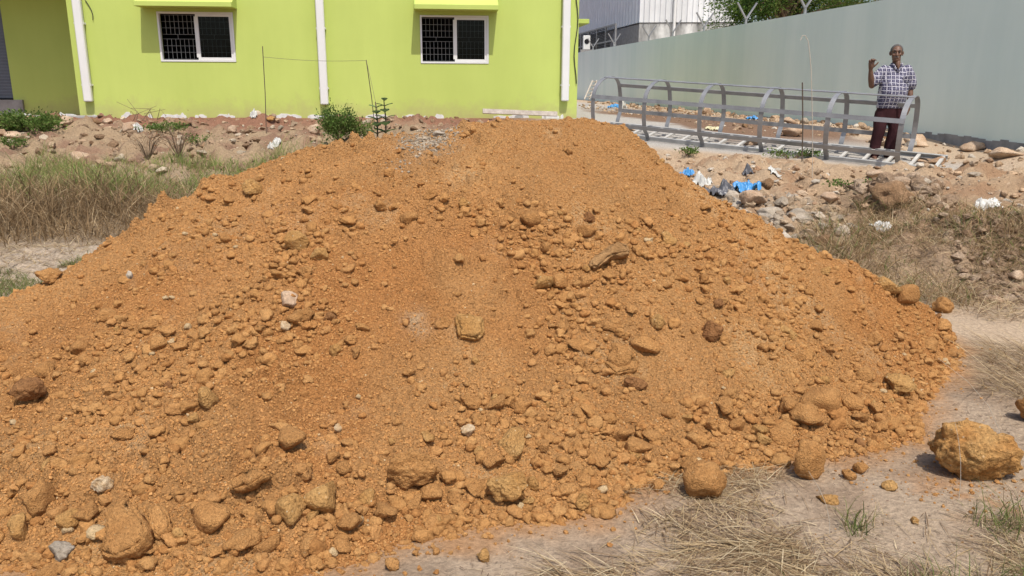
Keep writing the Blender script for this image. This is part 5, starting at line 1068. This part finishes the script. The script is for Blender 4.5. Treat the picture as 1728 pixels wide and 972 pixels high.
# head: skull, face, jaw, nose, brow, ears; turned a little to his right
HC = np.array([.037, -.005, 1.505]); HT = R(14)
def hp(x, y, z): c_, s_ = math.cos(-HT), math.sin(-HT); return HC + np.array([x * c_ - y * s_, x * s_ + y * c_, z])
B.ell(hp(0, .012, .025), (.077, .096, .088), -HT); B.ell(hp(0, -.025, -.035), (.062, .068, .075), -HT); B.limb([hp(-.03, -.045, -.085), hp(0, -.068, -.095), hp(.03, -.045, -.085)], [.026, .028, .026])
B.limb([hp(0, -.088, .012), hp(0, -.103, -.018), hp(0, -.112, -.033)], [.010, .013, .016], 10); B.limb([hp(-.04, -.076, .028), hp(0, -.088, .03), hp(.04, -.076, .028)], [.013, .012, .013], 10)
B.limb([hp(-.022, -.088, -.066), hp(.022, -.088, -.066)], [.010, .010], 10)
for sg in (-1, 1): B.limb([hp(sg * .078, .012, .018), hp(sg * .085, .018, -.005), hp(sg * .077, .010, -.028)], [.014, .013, .010], 8); B.ell(hp(sg * .012, -.103, -.036), (.010, .010, .008)); B.ell(hp(sg * .042, -.066, -.022), (.022, .02, .02))
# raised right arm (seen at the left)
sh = (-.125, .0, 1.265); el = (-.265, -.05, 1.06); wr = (-.330, -.13, 1.28); B.limb([sh, (-.20, -.02, 1.155), el], [.056, .050, .042]); B.limb([el, (-.30, -.095, 1.16), wr], [.043, .041, .026])
HO = np.array([-.045, .010, .010])
B.limb([wr, np.array((-.288, -.155, 1.31)) + HO, np.array((-.287, -.16, 1.345)) + HO], [.027, .036, .036], 12); B.ell(np.array((-.287, -.158, 1.325)) + HO, (.040, .020, .045))
for (bx, bz, k1, k2) in ((-.320, 1.362, (-.326, -.185, 1.392), (-.318, -.212, 1.378)), (-.300, 1.370, (-.302, -.190, 1.406), (-.292, -.222, 1.392)), (-.279, 1.370, (-.277, -.190, 1.408), (-.268, -.222, 1.396)), (-.259, 1.362, (-.254, -.180, 1.398), (-.245, -.208, 1.392))):
    B.limb([np.array(q_) + HO for q_ in ((bx, -.158, bz - .02), (bx, -.162, bz), k1, k2)], [.011, .0105, .0100, .0085], 8)
B.limb([np.array(q_) + HO for q_ in ((-.262, -.155, 1.300), (-.238, -.168, 1.322), (-.216, -.178, 1.348), (-.206, -.182, 1.366))], [.014, .0125, .0105, .009], 8)
# hanging left arm (seen at the right)
sh = (.225, .0, 1.275); el = (.285, .02, 1.03); wr = (.268, -.045, .80); B.limb([sh, (.262, .01, 1.15), el], [.056, .050, .041]); B.limb([el, (.285, -.012, .92), wr], [.042, .040, .026])
B.limb([wr, (.262, -.06, .755), (.256, -.07, .725)], [.026, .033, .033], 12); B.ell((.259, -.065, .742), (.022, .040, .045))
for j, (dy, L_) in enumerate(((-.034, .070), (-.012, .080), (.010, .075), (.030, .058))):
    b0 = np.array([.256, -.072 + dy, .715]); B.limb([b0 + (0, 0, .02), b0, b0 + (-.006, -.006, -L_ * .5), b0 + (-.026, -.010, -L_ * .93)], [.0115, .0108, .0100, .0085], 8)
B.limb([(.250, -.085, .765), (.238, -.108, .738), (.232, -.116, .705)], [.014, .012, .0095], 8)
B.fuse('body', M['skin'], man, .0065, 2)
# shirt
T = Lump(); T.loft([(.035, -.005, .745, .188, .132), (.035, -.02, .85, .190, .156), (.04, -.03, .97, .193, .172), (.048, -.02, 1.10, .192, .150), (.055, -.005, 1.20, .186, .120), (.055, .0, 1.275, .165, .095), (.055, .008, 1.325, .105, .075), (.053, .01, 1.352, .066, .062)])
T.limb([(-.105, 0, 1.275), (-.17, -.012, 1.205), (-.228, -.035, 1.125)], [.070, .078, .084]); T.limb([(.21, 0, 1.28), (.256, .008, 1.18), (.285, .015, 1.07)], [.070, .078, .082])
T.limb([(-.02, .0, 1.345), (.05, .06, 1.375), (.12, .0, 1.345)], [.016, .02, .016], 8)
T.fuse('shirt', M['plaid'], man, .010, 2)
C_ = Lump(); 
C_.limb([(.115, -.045, 1.36), (.095, -.085, 1.315), (.055, -.118, 1.255)], [.016, .018, .009], 8); C_.limb([(-.01, -.045, 1.36), (.005, -.085, 1.315), (.045, -.118, 1.255)], [.016, .018, .009], 8); C_.fuse('collar', M['plaid'], man, .007, 1)
Nk = Lump(); Nk.limb([(.05, -.06, 1.375), (.05, -.085, 1.33), (.05, -.108, 1.29)], [.038, .028, .008], 10); Nk.fuse('chest', M['skin'], man, .007, 2)
mb = MB(); mb.box((.115, -.158, 1.10), (.20, -.146, 1.19)); mb.build('pocket', M['plaid'], man, bevel=.005)
# trousers
Q = Lump(); Q.loft([(.025, .0, .60, .150, .115), (.03, .0, .70, .172, .128), (.035, -.01, .80, .170, .125), (.035, -.01, .86, .165, .12)])
for sx_, kn, ft in ((-1, (-.085, -.02, .43), (-.105, .015, .09)), (1, (.125, -.02, .43), (.10, .015, .09))): Q.limb([(.02 + sx_ * .078, .0, .68), (kn[0] * .6 + .01 + sx_ * .035, -.01, .55), kn, (ft[0] * .9 + kn[0] * .1, .01, .24), ft], [.105, .098, .085, .078, .078])
Q.fuse('trousers', M['trouser'], man, .010, 2)
# hair fringe, moustache, eyes, brows
Hh = Lump(); Hh.ell(hp(0, .022, .034), (.084, .098, .0895), -HT); hr = Hh.fuse('hair', M['hair'], man, .006, 1)
bm = bmesh.new(); bm.from_mesh(hr.data)
dl = [v for v in bm.verts if (lambda q: q[1] < -.045 and q[2] < .10)((Matrix.Rotation(HT, 3, 'Z') @ (v.co - Vector(HC)))) or (v.co.z - HC[2]) < -.03]
bmesh.ops.delete(bm, geom=dl, context='VERTS'); bm.to_mesh(hr.data); bm.free()
mo = Lump(); mo.limb([hp(-.030, -.082, -.060), hp(0, -.099, -.052), hp(.030, -.082, -.060)], [.006, .009, .006], 8); mo.fuse('moustache', M['tash'], man, .005, 1)
for sg in (-1, 1):
    MB().tube([tuple(hp(sg * .018, -.098, .036)), tuple(hp(sg * .034, -.092, .041)), tuple(hp(sg * .05, -.078, .034))], [.004, .005, .003], 6).build('eyebrow', M['tash'], man)
    e = Lump(); e.ell(hp(sg * .031, -.079, .008), (.012, .011, .006), -HT); eo = e.mb.build('eye', M['eye'], man, smooth=True)
    e = Lump(); e.ell(hp(sg * .031 - .001, -.089, .008), (.006, .003, .005), -HT); e.mb.build('pupil', M['pupil'], eo, smooth=True)
for sx_, fx in ((-1, -.10), (1, .095)):
    mb = MB(); P = [(fx + sx_ * .005 - .036, .06), (fx + sx_ * .005 + .036, .06), (fx + sx_ * .03 + .046, -.10), (fx + sx_ * .03 + .03, -.175), (fx + sx_ * .03 - .03, -.175), (fx + sx_ * .03 - .046, -.10)]
    mb.add([(x, y, z) for z in (-.012, .008) for x, y in P], [(5, 4, 3, 2, 1, 0), (6, 7, 8, 9, 10, 11)] + [(k, (k + 1) % 6, 6 + (k + 1) % 6, 6 + k) for k in range(6)])
    so_ = mb.build('sandal', M['sandal'], man); mb = MB(); mb.tube([(fx + sx_ * .03 - .045, -.08, .008), (fx + sx_ * .03 - .02, -.10, .062), (fx + sx_ * .03 + .02, -.10, .062), (fx + sx_ * .03 + .045, -.08, .008)], .012, 6); mb.build('strap', M['sandal'], so_)
